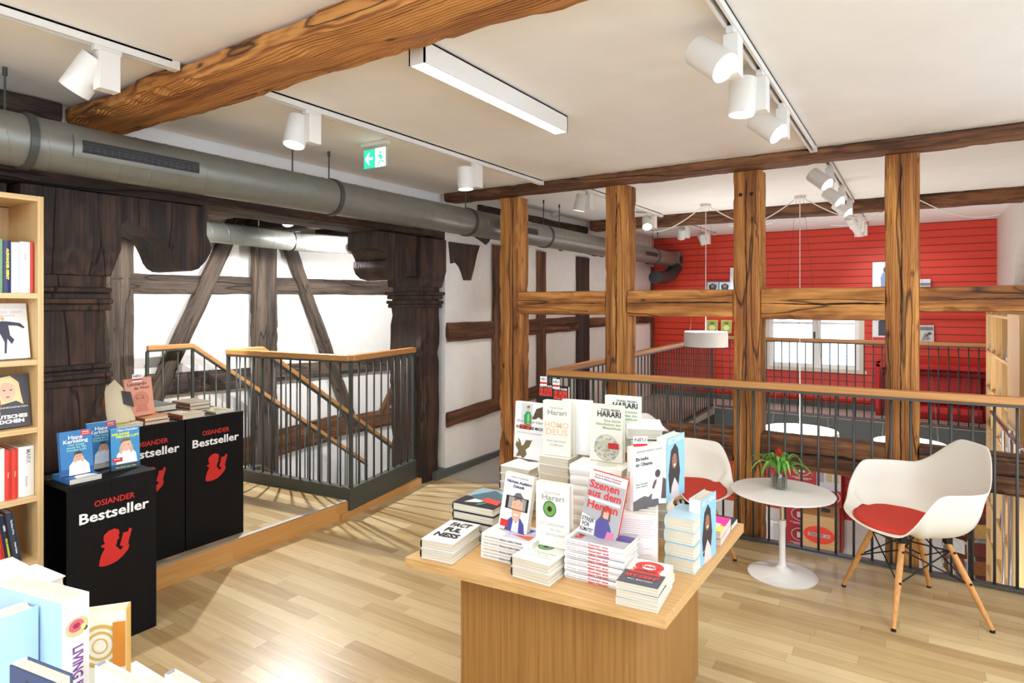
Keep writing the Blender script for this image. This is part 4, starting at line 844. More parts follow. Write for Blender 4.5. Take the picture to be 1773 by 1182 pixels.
l2 = make_book(.122, .215, .030, (238, 236, 230)); place(l2, Mstand(pl + Vector((.055, .06, 0)), 8, .03), 'second ivory book standing directly behind the orange titled one')
# O stack, N and P standing
ok_ = make_book(.13, .205, .0355, (234, 232, 224), spine=(234, 232, 226), sp=[('Yuval Noah', .006, .22, .12, (150, 160, 140), .0001), ('Harari', .006, .2, -.18, (120, 120, 120), .0001)], art=[('e', .5, .4, .3, .2, (206, 206, 190))])
zO = stack(ok_, 8, Vector((-1.092, 2.085, T)), 4, .0355, 'ivory hardcover with small grey spine lettering', 'under the circle cover book', 'tall stack of ivory hardcovers, spines out', mode='spine', h=.205)
random.seed(3); dots = []
for k in range(90):
    a_ = random.uniform(0, 6.283); rr = math.sqrt(random.random()); dots.append(('e', .52 + .36 * rr * math.cos(a_), .25 + .22 * rr * math.sin(a_), .03, .012, random.choice([(160, 156, 146), (140, 138, 130), (170, 190, 130), (190, 186, 176)])))
nt_ = [('YUVAL NOAH', .012, .64, .92, (60, 56, 52), .0002, 'CENTER', .58), ('HARARI', .030, .60, .84, (30, 28, 28), .0007, 'CENTER', .72), ('Eine kurze', .013, .70, .73, (150, 176, 130), .0003, 'CENTER', .5), ('Geschichte der', .013, .58, .665, (150, 176, 130), .0003, 'CENTER', .78), ('Menschheit', .013, .68, .60, (150, 176, 130), .0003, 'CENTER', .56)]
nk = make_book(.132, .215, .03, (228, 222, 206), art=[('ring', .52, .25, .38, .235, .06, (170, 168, 156)), ('e', .52, .25, .36, .22, (206, 200, 184))] + dots + [('r', .6, .25, .92, .35, (176, 32, 30))], txt=nt_ + [('SPIEGEL', .006, .76, .32, WH, .0002, 'CENTER', .2), ('Bestseller', .006, .76, .275, WH, .0002, 'CENTER', .26)])
place(nk, Mstand(P(1021.5, 795, z=zO), 2, .03), 'beige book standing with dotted circle, green title and red sticker')
n2 = make_book(.145, .225, .035, (232, 236, 222), txt=nt_); place(n2, Mstand(Vector((-1.075, 2.36, zO)), 4, .035), 'tall beige book standing behind, only its black author name showing')
# Q small black books with red title
qk = make_book(.075, .19, .02, (24, 22, 24), art=[('r', .06, .70, .94, .71, WH)], txt=[('ULRICH TILGNER', .012, .5, .93, WH, .0003, 'CENTER', .86), ('DIE GROSSE', .022, .5, .84, (226, 62, 44), .0012, 'CENTER', .88), ('HEUCHELEI', .022, .5, .74, (226, 62, 44), .0012, 'CENTER', .88)])
q1 = P(932, 664, Y=2.47); q2 = P(958, 667, Y=2.42)
zq = .94; qb = make_book(.13, .2, .033, (236, 234, 230))
stack(qb, 10, Vector((-1.25, 2.36, T)), 2, .033, 'white hardcover of a hidden back stack', 'behind the tall ivory books', 'back stack of white hardcovers')
zq = T + 10 * .0346
place(qk, Mstand(Vector((q1.x, 2.475, zq)), 0, .02), 'small black book with red title, left one of two at the back')
qk2 = copy_tree(qk); place(qk2, Mstand(Vector((q2.x, 2.42, zq)), 0, .02), 'small black book with red title, right one of two at the back')
def newsign(p, yaw, lb, w=.035):
    t = thing('new_sign', p, R(yaw), lb, 'small sign', 'small white and red signs on books')
    MB().box((0, 0, -.01), (w, .0012, .032)).build('card', WHT, t); MB().box((0, -.0006, -.002), (w, -.0001, .007)).build('red_strip', REDLOGO, t)
    lettering([('NEU', .018, w / 2, .020, .0002, 'CENTER', w * .8)], frame((0, -.0006, 0), (1, 0, 0), (0, 0, 1)), BLK, t)
newsign(Vector((q1.x + .015, 2.462, zq + .19)), 0, 'small white and red sign on the left black book'); newsign(Vector((q2.x + .005, 2.405, zq + .19)), 0, 'small white and red sign on the right black book')
# T standing row with R and S on top, U, V
tk = make_book(.130, .198, .027, (224, 214, 208), spine=(236, 232, 226), art=[('r', .08, y, random.uniform(.8, .93), y + .006, (176, 150, 146)) for y in [.9 - .035 * i for i in range(9)]] + [('r', .08, y, random.uniform(.6, .9), y + .006, (186, 160, 156)) for y in [.5 - .035 * i for i in range(6)]])
p0 = P(1077, 975, z=T); yT = 19; dv = Vector((-math.sin(R(yT)), math.cos(R(yT)), 0)); p0 = Vector((-.838, 1.945, T))
for k in range(4):
    o = tk if k == 0 else copy_tree(tk)
    place(o, Mstand(p0 + dv * (.0285 * k) + Vector((0, 0, .0005)), yT, .027), 'pale pink book with printed back cover, %s of four standing in a row' % ('front one', 'second', 'third', 'rearmost')[k], 'pale pink books in a row')
zT = T + .1995
rk = make_book(.157, .213, .03, (226, 222, 212), spine=(232, 230, 222), sp=[('Briefe an Obama', .007, .5, 0, (130, 126, 120), .0001)], art=[
    ('p', [(.0, .0), (.0, .14), (.2, .18), (.5, .22), (.75, .16), (.78, .02), (1, .0)], (92, 84, 84)), ('p', [(.55, .12), (.62, .40), (.72, .46), (.88, .44), (.97, .28), (.98, .1)], (214, 208, 206)), ('e', .74, .52, .085, .065, (72, 54, 50)), ('p', [(.84, .1), (.9, .44), (1, .40), (1, .08)], (84, 62, 62)), ('p', [(.2, .24), (.45, .17), (.58, .24), (.34, .31)], (238, 236, 230)), ('p', [(.56, .30), (.62, .40), (.70, .44), (.70, .38), (.62, .28)], (96, 70, 64))],
    txt=[('JEANNE MARIE LASKAS', .009, .5, .92, (150, 146, 140), .0001, 'CENTER', .8), ('Briefe', .018, .26, .80, (70, 64, 62), .0003, 'CENTER', .38), ('an Obama', .018, .32, .715, (70, 64, 62), .0003, 'CENTER', .5), ('Das Porträt', .008, .25, .4, (110, 106, 100), .0001, 'CENTER', .35), ('einer Nation', .008, .25, .36, (110, 106, 100), .0001, 'CENTER', .35)])
pr_ = Vector((-.80, 1.985, zT)); place(rk, Mstand(pr_, 66, .03), 'beige book standing high with a photo of a man reading letters')
newsign(Vector((pr_.x - .012, pr_.y + .03, zT + .213)), 40, 'small white and red sign on the beige letters book', w=.05)
bm_art = [('r', 0, 0, 1, 1, (140, 190, 210)), ('p', [(.15, .12), (.08, .4), (.22, .78), (.45, .88), (.62, .78), (.74, .4), (.62, .12)], (46, 34, 32)), ('e', .42, .60, .14, .12, (156, 104, 78)), ('p', [(.2, 0), (.25, .2), (.42, .34), (.62, .2), (.7, 0)], (216, 196, 190)), ('e', .36, .63, .02, .01, BL), ('e', .49, .63, .02, .01, BL), ('p', [(.35, .54), (.42, .51), (.5, .54), (.42, .56)], WH)]
sk_ = make_book(.15, .225, .04, (176, 212, 226), spine=(238, 240, 242), art=bm_art, txt=[('BECOMING', .026, .5, .93, (214, 240, 250), .0008, 'CENTER', .9)], sp=[('BECOMING', .012, .6, 0, (120, 170, 190), .0003)])
place(sk_, Mstand(Vector((-.735, 2.135, zT)), 84, .04), 'light blue book standing high with a portrait of a curly haired woman')
vk = make_book(.145, .226, .042, (186, 206, 216), spine=(236, 236, 234), art=bm_art[:1] + bm_art[1:], txt=[('BECOMING', .026, .5, .93, (210, 222, 226), .0008, 'CENTER', .9)], sp=[('MICHELLE', .013, .58, .18, (176, 172, 168), .0003), ('OBAMA', .013, .6, -.2, (176, 172, 168), .0003), ('BECOMING', .010, .25, 0, (176, 172, 168), .0003)])
place(vk, Mstand(P(1190, 977, z=T) + Vector((.045, .005, 0)), 85, .042), 'thick white spined book standing at the right table edge, curly haired woman on its cover')
uk = make_book(.10, .15, .044, (182, 208, 218), spine=(190, 214, 222))
stack(uk, 4, Vector((-.715, 2.06, T)), 0, .044, 'thick pale blue hardcover', 'between the pink row and the white spined book', 'thick pale blue hardcovers')
wk = make_book(.15, .175, .026, (226, 60, 150), spine=(214, 30, 60), hard=False, art=[('p', [(0, 0), (.5, .5), (1, .4), (1, 0)], (236, 224, 90)), ('p', [(.3, .2), (.6, .6), (.9, .5), (.8, .1)], WH)], txt=[('TAGE', .03, .4, .75, (120, 60, 160), .001, 'CENTER')])
stack(wk, 2, Vector((-.755, 2.345, T)), 2, .026, 'bright pink and yellow paperback', 'at the right rear table edge', 'pink paperbacks')
xk = make_book(.11, .16, .022, (44, 50, 66), hard=False, art=[('r', .2, .4, .8, .5, (220, 220, 226)), ('r', .2, .3, .7, .34, (220, 220, 226))])
stack(xk, 2, Vector((-.715, 2.545, T)), -85 + 90, .022, 'dark blue paperback', 'at the rear right table corner', 'dark blue paperbacks') if False else place(xk, Mlie((-.72, 2.535, T + .001), 0) @ Matrix.Scale(.62, 4, (0, 1, 0)), 'dark blue paperback lying at the rear right table corner')
yk = make_book(.14, .20, .034, (238, 236, 232), art=[('r', .2, .5, .8, .53, (206, 60, 50))])
zY = stack(yk, 10, Vector((-1.02, 2.375, T)), 12, .034, 'white hardcover', 'behind the beige books, right part of the table', 'rear white stack') if False else None
y1_ = stack(yk, 10, Vector((-.925, 2.28, T)), 12, .034, 'white hardcover with red line', 'behind the beige letters book', 'rear stack of white hardcovers')
yd = make_book(.14, .2, .018, (40, 38, 42), hard=False, spine=(30, 28, 30), sp=[('JAMES CAMERON', .009, .5, 0, WH, .0004)])
place(yd, Mlie((-.93, 2.275, y1_), 14), 'dark book lying on the rear stack of white hardcovers')
place(make_book(.14, .21, .04, (240, 238, 236)), Mlie((-.94, 2.27, y1_ + .0195), 24), 'thick white book lying topmost on the dark book at the rear')

# ------------------------------------------------------------------ black display boxes
def bust(parent, M, s):
    pts = [(500, 560), (503, 530), (512, 500), (530, 470), (512, 460), (510, 450), (530, 446), (522, 425), (524, 398), (548, 380), (578, 376), (600, 388), (604, 408), (598, 420), (603, 436), (592, 444), (590, 462), (583, 474), (592, 482), (604, 500), (612, 506), (624, 490), (606, 480), (624, 412), (648, 414), (656, 394), (670, 404), (656, 452), (650, 482), (656, 494), (650, 514), (622, 542), (590, 562), (550, 570), (520, 568)]
    mb = MB().prism([Vector(((x - 580) * s, (475 - y) * s, 0)) for x, y in pts], (0, 0, .0008)); o = mb.build('red_figure', REDLOGO, M=M); o.parent = parent; return o
def dbox(y0, y1, x1, z0, zt, lb, depth=.37):
    t = thing('display_box', (x1 - depth / 2, (y0 + y1) / 2, z0), 0, lb, 'display box', 'black bestseller boxes'); w = y1 - y0; h = zt - z0; d = depth / 2
    MB().box((-d, -w / 2, h - .02), (d, w / 2, h)).build('top_board', BLACKW, t, bevel=.001)
    MB().box((d - .02, -w / 2, 0), (d, w / 2, h - .0202)).build('front_panel', BLACKW, t, bevel=.001)
    MB().box((-d, -w / 2, 0), (-d + .02, w / 2, h - .0202)).box((-d + .02, w / 2 - .02, 0), (d - .02, w / 2, h - .0202)).box((-d + .02, -w / 2, 0.0), (d - .02, w / 2 - .02, .02)).build('carcass', BLACKW, t)
    F = lambda y, z: frame((d + .0005, y, z), (0, 1, 0), (0, 0, 1))
    l1 = lettering([('OSIANDER', .036, 0, 0, .0005, 'CENTER', .165)], F(.0, h - .095), REDLOGO, None, 'red_lettering'); l1.parent = t
    l2 = lettering([('Bestseller', .062, 0, 0, .0014, 'CENTER', .285)], F(.0, h - .148), WHT, None, 'white_lettering'); l2.parent = t
    bust(t, F(.0, h - .30), .00079)
    return t
dbox(1.165, 1.524, -2.965, 0.0005, .731, 'black box with white lettering, nearest of three, standing on the main floor')
dbox(1.556, 1.908, -3.412, .1205, .854, 'black box with white lettering on the landing, half hidden by the nearest one')
dbox(1.914, 2.268, -3.412, .1205, .854, 'black box with white lettering, rightmost of three, beside the stair railing')
B1 = .7315; B2 = .8545
boyart = [('r', 0, 0, 1, 1, (52, 120, 176)), ('r', 0, .0, 1, .15, (30, 84, 140)), ('p', [(.22, .0), (.25, .22), (.38, .32), (.72, .32), (.86, .2), (.88, .0)], (232, 234, 238)), ('e', .54, .40, .13, .10, (208, 160, 132)), ('p', [(.41, .42), (.43, .50), (.52, .53), (.64, .51), (.68, .44), (.64, .46), (.46, .46)], (70, 52, 40)), ('e', .43, .34, .05, .07, SK), ('e', .66, .34, .05, .07, SK), ('e', .49, .41, .015, .008, BL), ('e', .59, .41, .015, .008, BL), ('r', .66, .87, .97, .98, RD)]
boytxt = [('Hape', .022, .48, .85, WH, .0005, 'CENTER', .44), ('Kerkeling', .022, .48, .76, WH, .0005, 'CENTER', .76), ('Der Junge', .012, .5, .68, (150, 214, 190), .0003, 'CENTER', .5), ('muss an die', .012, .5, .62, (150, 214, 190), .0003, 'CENTER', .6), ('frische Luft', .012, .5, .56, (150, 214, 190), .0003, 'CENTER', .6), ('SPIEGEL', .006, .815, .945, WH, .0002, 'CENTER', .22), ('Bestseller', .005, .815, .9, WH, .0001, 'CENTER', .24)]
ka = make_book(.125, .19, .022, (40, 110, 170), hard=False, art=boyart, txt=boytxt)
lk2 = make_book(.125, .17, .022, (40, 110, 170), hard=False, spine=(34, 96, 156), art=boyart, txt=boytxt)
def front_X(y, x, z): return Vector((x, y, z))
place(lk2, Mlie((-3.005, 1.185, B1), 90) , 'blue paperback lying on the nearest black box, pages to the front')
lk3 = copy_tree(lk2); place(lk3, Mlie((-3.19, 1.30, B1), 91), 'blue paperback lying at the back of the nearest black box')
place(ka, Mstand(Vector((-3.06, 1.178, B1 + .0225)), 90, .022, lean=9), 'blue book with a man in white shirt, left of three on the nearest black box')
kb = copy_tree(ka); place(kb, Mstand(Vector((-3.20, 1.335, B1 + .0225)), 90, .022, lean=3), 'blue book with a man in white, rear of three on the nearest black box')
kc = make_book(.122, .19, .022, (44, 116, 172), hard=False, spine=(30, 70, 110), art=[('r', 0, 0, 1, 1, (60, 140, 190)), ('r', 0, 0, 1, .14, (50, 70, 90)), ('p', [(.16, .14), (.2, .38), (.38, .48), (.72, .48), (.86, .36), (.9, .14)], (236, 240, 244)), ('e', .52, .58, .19, .15, (222, 180, 152)), ('p', [(.33, .60), (.35, .70), (.48, .745), (.64, .73), (.71, .62), (.66, .68), (.42, .67)], (126, 90, 60)), ('e', .34, .48, .06, .10, SK), ('e', .70, .48, .06, .10, SK), ('e', .45, .59, .02, .01, BL), ('e', .60, .59, .02, .01, BL), ('r', .04, .2, .38, .3, RD)],
    txt=[('Hape Kerkeling', .012, .58, .95, WH, .0004, 'CENTER', .7), ('DER JUNGE', .014, .34, .86, (226, 232, 60), .0006, 'CENTER', .6), ('FRISCHE LUFT', .014, .58, .79, (226, 232, 60), .0006, 'CENTER', .8), ('SPIEGEL', .006, .2, .265, WH, .0002, 'CENTER', .22), ('Das Buch zum Film', .007, .5, .06, (226, 232, 60), .0002, 'CENTER', .7)])
place(kc, Mstand(Vector((-3.085, 1.385, B1)), 86, .022, lean=4), 'blue book with a boy propping his chin, right of three on the nearest black box')
# on the two landing boxes
def lieX(b, y, x, z, lb, rot=90, g_=None): return place(b, Mlie((x, y, z), rot), lb, g_)
lieX(make_book(.13, .19, .022, (238, 236, 214), hard=False, spine=(226, 224, 200), art=[('p', [(.1, .1), (.9, .2), (.8, .6), (.2, .5)], (222, 214, 60)), ('e', .5, .8, .3, .1, (190, 196, 70))]), 1.565, -3.43, B2, 'white and yellow book lying at the left end of the landing boxes')
lieX(make_book(.135, .20, .018, (186, 120, 66), spine=(120, 60, 40), art=[('r', .1, .1, .9, .9, (198, 134, 80))]), 1.70, -3.425, B2, 'orange brown book lying, lower one of two')
lieX(make_book(.13, .20, .018, (196, 130, 76), spine=(120, 60, 40), art=[('r', .1, .3, .9, .6, (176, 106, 60))]), 1.702, -3.43, B2 + .0195, 'orange brown book lying, upper one of two')
lieX(make_book(.135, .21, .026, (190, 170, 140), spine=(150, 60, 44), art=[('p', [(.1, .1), (.5, .9), (.9, .3)], (160, 150, 120)), ('e', .4, .5, .2, .2, (206, 196, 160))]), 1.90, -3.42, B2, 'beige hardcover lying at the front of the right black box')
lieX(make_book(.12, .2, .012, (170, 156, 120), hard=False, art=[('p', [(.1, .2), (.9, .1), (.7, .8)], (120, 110, 70))]), 2.10, -3.425, B2, 'thin olive book lying at the right end of the right black box')
dk = make_book(.17, .23, .034, (30, 26, 26), spine=(28, 22, 22), sp=[('Leonardo da Vinci', .014, .5, 0, (170, 160, 140), .0003)], art=[('r', .1, .1, .9, .9, (84, 84, 88))])
lieX(dk, 1.80, -3.585, B2 + .0, 'black thick hardcover, lower one of two behind the orange books', rot=84)
dk2 = copy_tree(dk); lieX(dk2, 1.79, -3.58, B2 + .0355, 'black thick hardcover lying on top of another black one', rot=92)
for i in range(3):
    o = make_book(.13, .19, .02, (150, 130, 104), spine=(110, 40, 34)) if i == 0 else copy_tree(o)
    lieX(o, 2.02, -3.56, B2 + .028 * 0 + i * .0216 + .001, 'brown hardcover with cream pages, %s of three at the stair side' % ('lowest', 'middle', 'topmost')[i], g_='brown hardcovers on the right black box')
rdk = make_book(.14, .2, .03, (110, 24, 28), spine=(110, 24, 28), sp=[('Leonardo da Vinci', .008, .5, 0, (210, 180, 160), .0002)])
place(rdk, Mspine((-3.47, 1.655, B2 + .04), 85, .0) @ Matrix.Translation((-.0, -.0, 0)), 'dark red hardcover lying behind the orange books')
rdk.matrix_world = Matrix.Translation((-3.50, 1.86, B2 + .001)) @ Matrix.Rotation(R(180), 4, 'Z')
def leo(mainc): return dict(art=[('e', .55, .42, .3, .22, (206, 130, 100)), ('ring', .5, .5, .16, .05, .3, (176, 96, 72)), ('p', [(.3, .1), (.4, .3), (.7, .3), (.8, .1)], (200, 124, 96)), ('e', .42, .46, .05, .02, (160, 84, 62)), ('e', .62, .46, .05, .02, (160, 84, 62))], txt=[('Leonardo', .026, .45, .84, (90, 40, 30), .0003, 'CENTER', .7), ('da Vinci', .022, .6, .73, (90, 40, 30), .0003, 'CENTER', .55)])
s1 = make_book(.135, .205, .02, (222, 150, 118), **leo(0)); place(s1, Mstand(Vector((-3.53, 1.665, B2 + .034)), 84, .02, lean=7, roll=-3), 'salmon book with a sketched bearded face standing on the left landing box')
newsign(Vector((-3.505, 1.675, B2 + .034 + .203)), 90, 'small white and red sign on top of the salmon book', w=.05)
s2 = make_book(.135, .205, .02, (206, 150, 118), **leo(0)); place(s2, Mstand(Vector((-3.66, 1.545, B2)), 82, .02, lean=4), 'salmon book half hidden behind the cream cardboard display')
cd = thing('cardboard_display', (-3.50, 1.585, B2), R(84), 'cream angular cardboard display with a small dark portrait', 'cardboard display')
MB().prism([Vector(p) for p in ((-.035, 0, 0), (.075, 0, .0), (.105, .01, .03), (.055, .05, .20), (.02, .055, .245), (-.02, .055, .21), (-.03, .05, .2))], (0, .004, 0)).build('panel', col(222, 206, 170, .6), cd)
MB().prism([Vector(p) for p in ((.052, .0265, .115), (.096, .0065, .095), (.088, .034, .175), (.046, .042, .185))], (0, -.003, 0)).build('portrait', col(46, 34, 30, .5), cd)
MB().prism([Vector(p) for p in ((-.03, .05, .0), (.07, .05, .0), (.05, .055, .2), (-.02, .055, .2))], (0, .004, 0)).build('back_flap', col(210, 192, 156, .6), cd)

# ------------------------------------------------------------------ left bookshelf
sh = thing('bookshelf', (-3.11, .2, 0), 0, 'light oak bookshelf at the left edge with rows of books', 'bookshelf')
SX0, SX1 = -3.42, -3.11; y0s, y1s = -1.0, 1.13
def sb(nm, a, b, m): o = MB().box(a, b).build(nm, m, sh, bevel=.001); o.matrix_parent_inverse = Matrix.Translation((3.11, -.2, 0)); return o
for y in (y0s, -.02, y1s - .022): sb('side_panel', (SX0, y, .0005), (SX1 + .002, y + .022, 1.955), SHELFZ)
sb('back_panel', (SX0, y0s + .022, .05), (SX0 + .008, y1s - .022, 1.93), SHELFZ)
SHZ = [1.545, 1.265, .98, .69, .42, .10]
sb('shelf_board', (SX0 + .008, .002, 1.933), (SX1, y1s - .022, 1.955), SHELFY)
for z in SHZ: sb('shelf_board', (SX0 + .008, .002, z - .022), (SX1, y1s - .022, z), SHELFY)
sb('plinth', (SX0, .002, .0), (SX1 - .03, y1s - .022, .078), SHELFY)
sb('pelmet_box', (SX0 + .06, .002, 1.83), (SX1 - .02, .945, 1.933), SHELFY)
def spine_row(y_end, z, items, lean=0, xf=SX1 - .03):
    """books standing spine out (spine towards +X); items run from the right end leftwards"""
    y = y_end
    for (t, h, w, cov, spn, txts, lb, g_) in items:
        b = make_book(w, h, t, cov, spine=spn, sp=txts)
        y -= t + .001
        # spine (-x local) -> +X world, height -> z, thickness -> along y
        M = Matrix(((-1, 0, 0, 0), (0, 0, 1, 0), (0, 1, 0, 0), (0, 0, 0, 1)))
        M = Matrix(((-1, 0, 0, 0), (0, 0, 1, 0), (0, 1, 0, 0), (0, 0, 0, 1)))
        K = Matrix.Translation((xf, y, z + .001)) @ Matrix.Rotation(R(-lean), 4, 'X')
        b.matrix_world = K @ M
        y -= (h * math.sin(R(abs(lean))) * .0)
        tag(b, lb, 'book', g_)
g1 = 'upright books on the top shelf'
spine_row(1.106, SHZ[0], [(.012, .215, .14, (206, 60, 50), None, (), 'thin red book at the right end of the top shelf', g1), (.036, .215, .15, WH, WH, [('Roman', .01, .7, 0, (150, 150, 150), .0001)], 'white book next to the thin red one, top shelf', g1), (.028, .21, .15, (214, 222, 226), None, (), 'pale blue grey book, third from the right on the top shelf', g1),
    (.026, .215, .15, (40, 44, 90), None, [('ALEXANDER GERST', .012, .55, 0, (236, 230, 70), .0006, .6)], 'dark blue book with yellow spine title on the top shelf', g1), (.05, .22, .15, (60, 80, 60), (130, 170, 130), [('IM GRÜNEN', .012, .6, 0, (40, 60, 40), .0003)], 'thick green book on the top shelf', g1), (.04, .225, .16, (206, 70, 50), None, [('FONTANE', .026, .5, 0, WH, .0012, .6)], 'orange red book with white spine title on the top shelf', g1)] + [(.03, .21, .14, c_, None, (), 'book with %s spine further left on the top shelf' % n_, g1) for c_, n_ in (((90, 110, 150), 'blue'), ((230, 226, 210), 'cream'), ((60, 60, 64), 'charcoal'))])
g4 = 'upright books on the fourth shelf'
spine_row(1.107, SHZ[3], [(.055, .21, .15, WH, WH, [('MARX', .022, .8, .1, (150, 150, 150), .0003), ('Biographie', .01, .3, 0, (170, 170, 170), .0001)], 'thick white book at the right end of the fourth shelf', g4), (.022, .205, .15, (214, 60, 46), None, [('Roman', .008, .5, 0, (240, 180, 170), .0002)], 'right one of two slim red books, fourth shelf', g4), (.022, .205, .15, (214, 60, 46), None, [('Roman', .008, .5, 0, (240, 180, 170), .0002)], 'left one of two slim red books, fourth shelf', g4), (.06, .215, .155, (238, 236, 230), None, [('Die Geschichte', .01, .5, 0, (180, 178, 170), .0001)], 'broad white book left of the red ones, fourth shelf', g4), (.035, .21, .15, (226, 222, 210), None, (), 'cream book at the left of the fourth shelf', g4)])
g5 = 'leaning books on the fifth shelf'
spine_row(1.065, SHZ[4], [(.026, .215, .15, (52, 60, 72), None, [('Hagen Rether', .009, .3, 0, WH, .0003), ('The Story of You', .009, .72, 0, WH, .0003)], 'slate blue book leaning at the right end of the fifth shelf', g5), (.026, .21, .15, (34, 38, 56), None, [('MAX MANNHEIMER', .009, .35, 0, (226, 226, 60), .0004), ('LEBEN', .009, .75, 0, WH, .0004)], 'navy book with yellow title leaning on the fifth shelf', g5), (.024, .205, .15, (206, 56, 46), None, [('Kurzes Glück', .009, .5, 0, (250, 200, 190), .0003)], 'red book leaning on the fifth shelf', g5), (.05, .21, .15, (56, 76, 104), None, [('KLEIDUNG AN ALLE', .011, .7, 0, WH, .0004)], 'thick blue book leaning on the fifth shelf', g5), (.026, .215, .15, (226, 220, 196), None, (), 'cream book leaning left of the blue one, fifth shelf', g5)], lean=-8)
# face-out books
fb = make_book(.17, .235, .03, WH, art=[('p', [(.46, .38), (.36, .58), (.20, .60), (.02, .56), (.02, .59), (.2, .66), (.42, .67), (.5, .68), (.62, .67), (.84, .64), (.93, .56), (.9, .54), (.78, .59), (.60, .60), (.62, .42), (.70, .34), (.64, .26), (.56, .36), (.54, .24), (.52, .1), (.48, .1), (.50, .3)], (50, 52, 72)), ('e', .49, .72, .04, .035, SK)], txt=[('ES WIRD ZEIT', .016, .5, .84, (206, 200, 200), .0003, 'CENTER', .8), ('zu tanzen', .013, .5, .78, (206, 200, 200), .0002, 'CENTER', .5)])
place(fb, Mstand(Vector((-3.15, .928, SHZ[1] + .001)), 90, .03, lean=12), 'white book face out with a leaping dancer on its cover')
fc = make_book(.155, .22, .028, (60, 58, 62), art=[('r', 0, 0, 1, 1, (70, 68, 72)), ('p', [(.22, .45), (.2, .75), (.32, .95), (.6, .98), (.78, .85), (.82, .6), (.86, .42), (.7, .5), (.4, .45)], (226, 206, 150)), ('e', .52, .68, .17, .19, (226, 184, 156)), ('e', .45, .71, .03, .012, (60, 70, 90)), ('e', .60, .71, .03, .012, (60, 70, 90)), ('e', .52, .58, .05, .014, (180, 80, 80)), ('p', [(.34, .8), (.38, .9), (.62, .92), (.72, .78), (.6, .84), (.45, .86)], (232, 214, 160)), ('r', .06, .42, .36, .54, (226, 80, 46))],
    txt=[('HEIDI BENNECKENSTEIN', .009, .5, .38, (206, 206, 206), .0002, 'CENTER', .9), ('EIN', .020, .2, .29, WH, .0012, 'CENTER', .26), ('DEUTSCHES', .020, .5, .205, WH, .0012, 'CENTER', .86), ('MÄDCHEN', .020, .46, .115, WH, .0012, 'CENTER', .78)])
place(fc, Mstand(Vector((-3.15, .945, SHZ[2] + .001)), 90, .028, lean=10), 'dark book face out with a blond woman and white title')
place(make_book(.15, .215, .02, (40, 40, 46)), Mstand(Vector((-3.19, .78, SHZ[2] + .001)), 90, .02, lean=8), 'black book face out left of the blond woman book')

# ------------------------------------------------------------------ foreground book table, lower left
T2 = .60
ft = thing('display_table', (-1.75, .3, 0), 0, 'low oak table under the cropped books in the lower left corner', 'table')
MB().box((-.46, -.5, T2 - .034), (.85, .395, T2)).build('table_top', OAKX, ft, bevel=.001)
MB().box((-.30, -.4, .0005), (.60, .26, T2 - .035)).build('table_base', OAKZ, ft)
tree = [('r', 0, .45, 1, 1, (170, 202, 230)), ('r', 0, 0, 1, .45, (120, 150, 110)), ('p', [(0, .05), (0, .55), (.12, .62), (.22, .56), (.3, .6), (.42, .5), (.5, .38), (.6, .3), (.62, .0)], (84, 110, 84)), ('p', [(.5, 0), (.56, .38), (.68, .5), (.8, .46), (.9, .58), (1, .55), (1, 0)], (110, 160, 66)), ('p', [(0, 0), (.05, .3), (.2, .36), (.3, .22), (.34, 0)], (48, 70, 56))]
def back_up(w, h, t, cover, spine, art, sp, **k):
    """book seen from its back cover side: mirrored build so that the spine stands at the right"""
    b = make_book(w, h, t, cover, spine=spine, sp=sp, **k)
    m2, mats = art_faces([('r', 1 - i[3], i[2], 1 - i[1], i[4], i[5]) if i[0] == 'r' else ((i[0], 1 - i[1]) + tuple(i[2:]) if i[0] in ('ring', 'e') else ('p', [(1 - x, y) for x, y in i[1]], i[2])) for i in art], w, h, 0)
    vs = [(x, y, -z) for (x, y, z) in m2.v]; m2.v = vs; m2.build('back_picture', mats, b, fix=False); return b
def Mback(p, yaw, lean=0):
    """standing, back cover to the viewer, spine at the right; p = foot of the spine corner"""
    return Matrix.Translation(p) @ Matrix.Rotation(R(yaw), 4, 'Z') @ Matrix.Rotation(R(180), 4, 'Z') @ Matrix.Rotation(R(90 - lean), 4, 'X')
ps = P(107, 1044.4, z=.967); pe = P(154.5, 1024, z=.967)
yawL = math.degrees(math.atan2(pe.y - ps.y, pe.x - ps.x)) - 90
tt = (pe - ps).length
prpl = (120, 60, 130)
bk1 = back_up(.21, .30, tt, WH, WH, [(i[0],) + tuple(i[1:]) for i in tree], [('LIVING IN PROVENCE', .026, .40, 0, prpl, .0006, .62)])
flo, fm = art_faces([('e', .5, .5, .5, .5, (196, 190, 130)), ('e', .42, .45, .33, .34, (206, 90, 110)), ('e', .42, .45, .14, .16, (150, 40, 60)), ('e', .72, .85, .12, .1, (60, 70, 60)), ('e', .6, .75, .16, .12, (222, 206, 120))], .034, .040, 0)
fo = flo.build('flower_picture', fm, fix=False); Mx = Matrix(((0, 0, -1, 0), (-1, 0, 0, 0), (0, 1, 0, 0), (0, 0, 0, 1)))
fo.matrix_world = Matrix.Translation((-.0046, .265, tt / 2 - .02)) @ Mx @ Matrix.Rotation(0, 4, 'Z'); fo.parent = bk1
zt_ = .967 - .30
place(bk1, Matrix.Translation((ps.x, ps.y, zt_)) @ Matrix.Rotation(R(yawL), 4, 'Z') @ Matrix.Rotation(R(180), 4, 'Z') @ Matrix.Rotation(R(90), 4, 'X') @ Matrix.Translation((0, 0, 0)), 'tall white book with purple spine title and sky photo, lower left')
base = make_book(.24, .30, zt_ - T2 - .002, (236, 234, 230)); place(base, Mlie((-1.53, .44, T2), 0), 'thick white book lying under the tall white book, lower left')
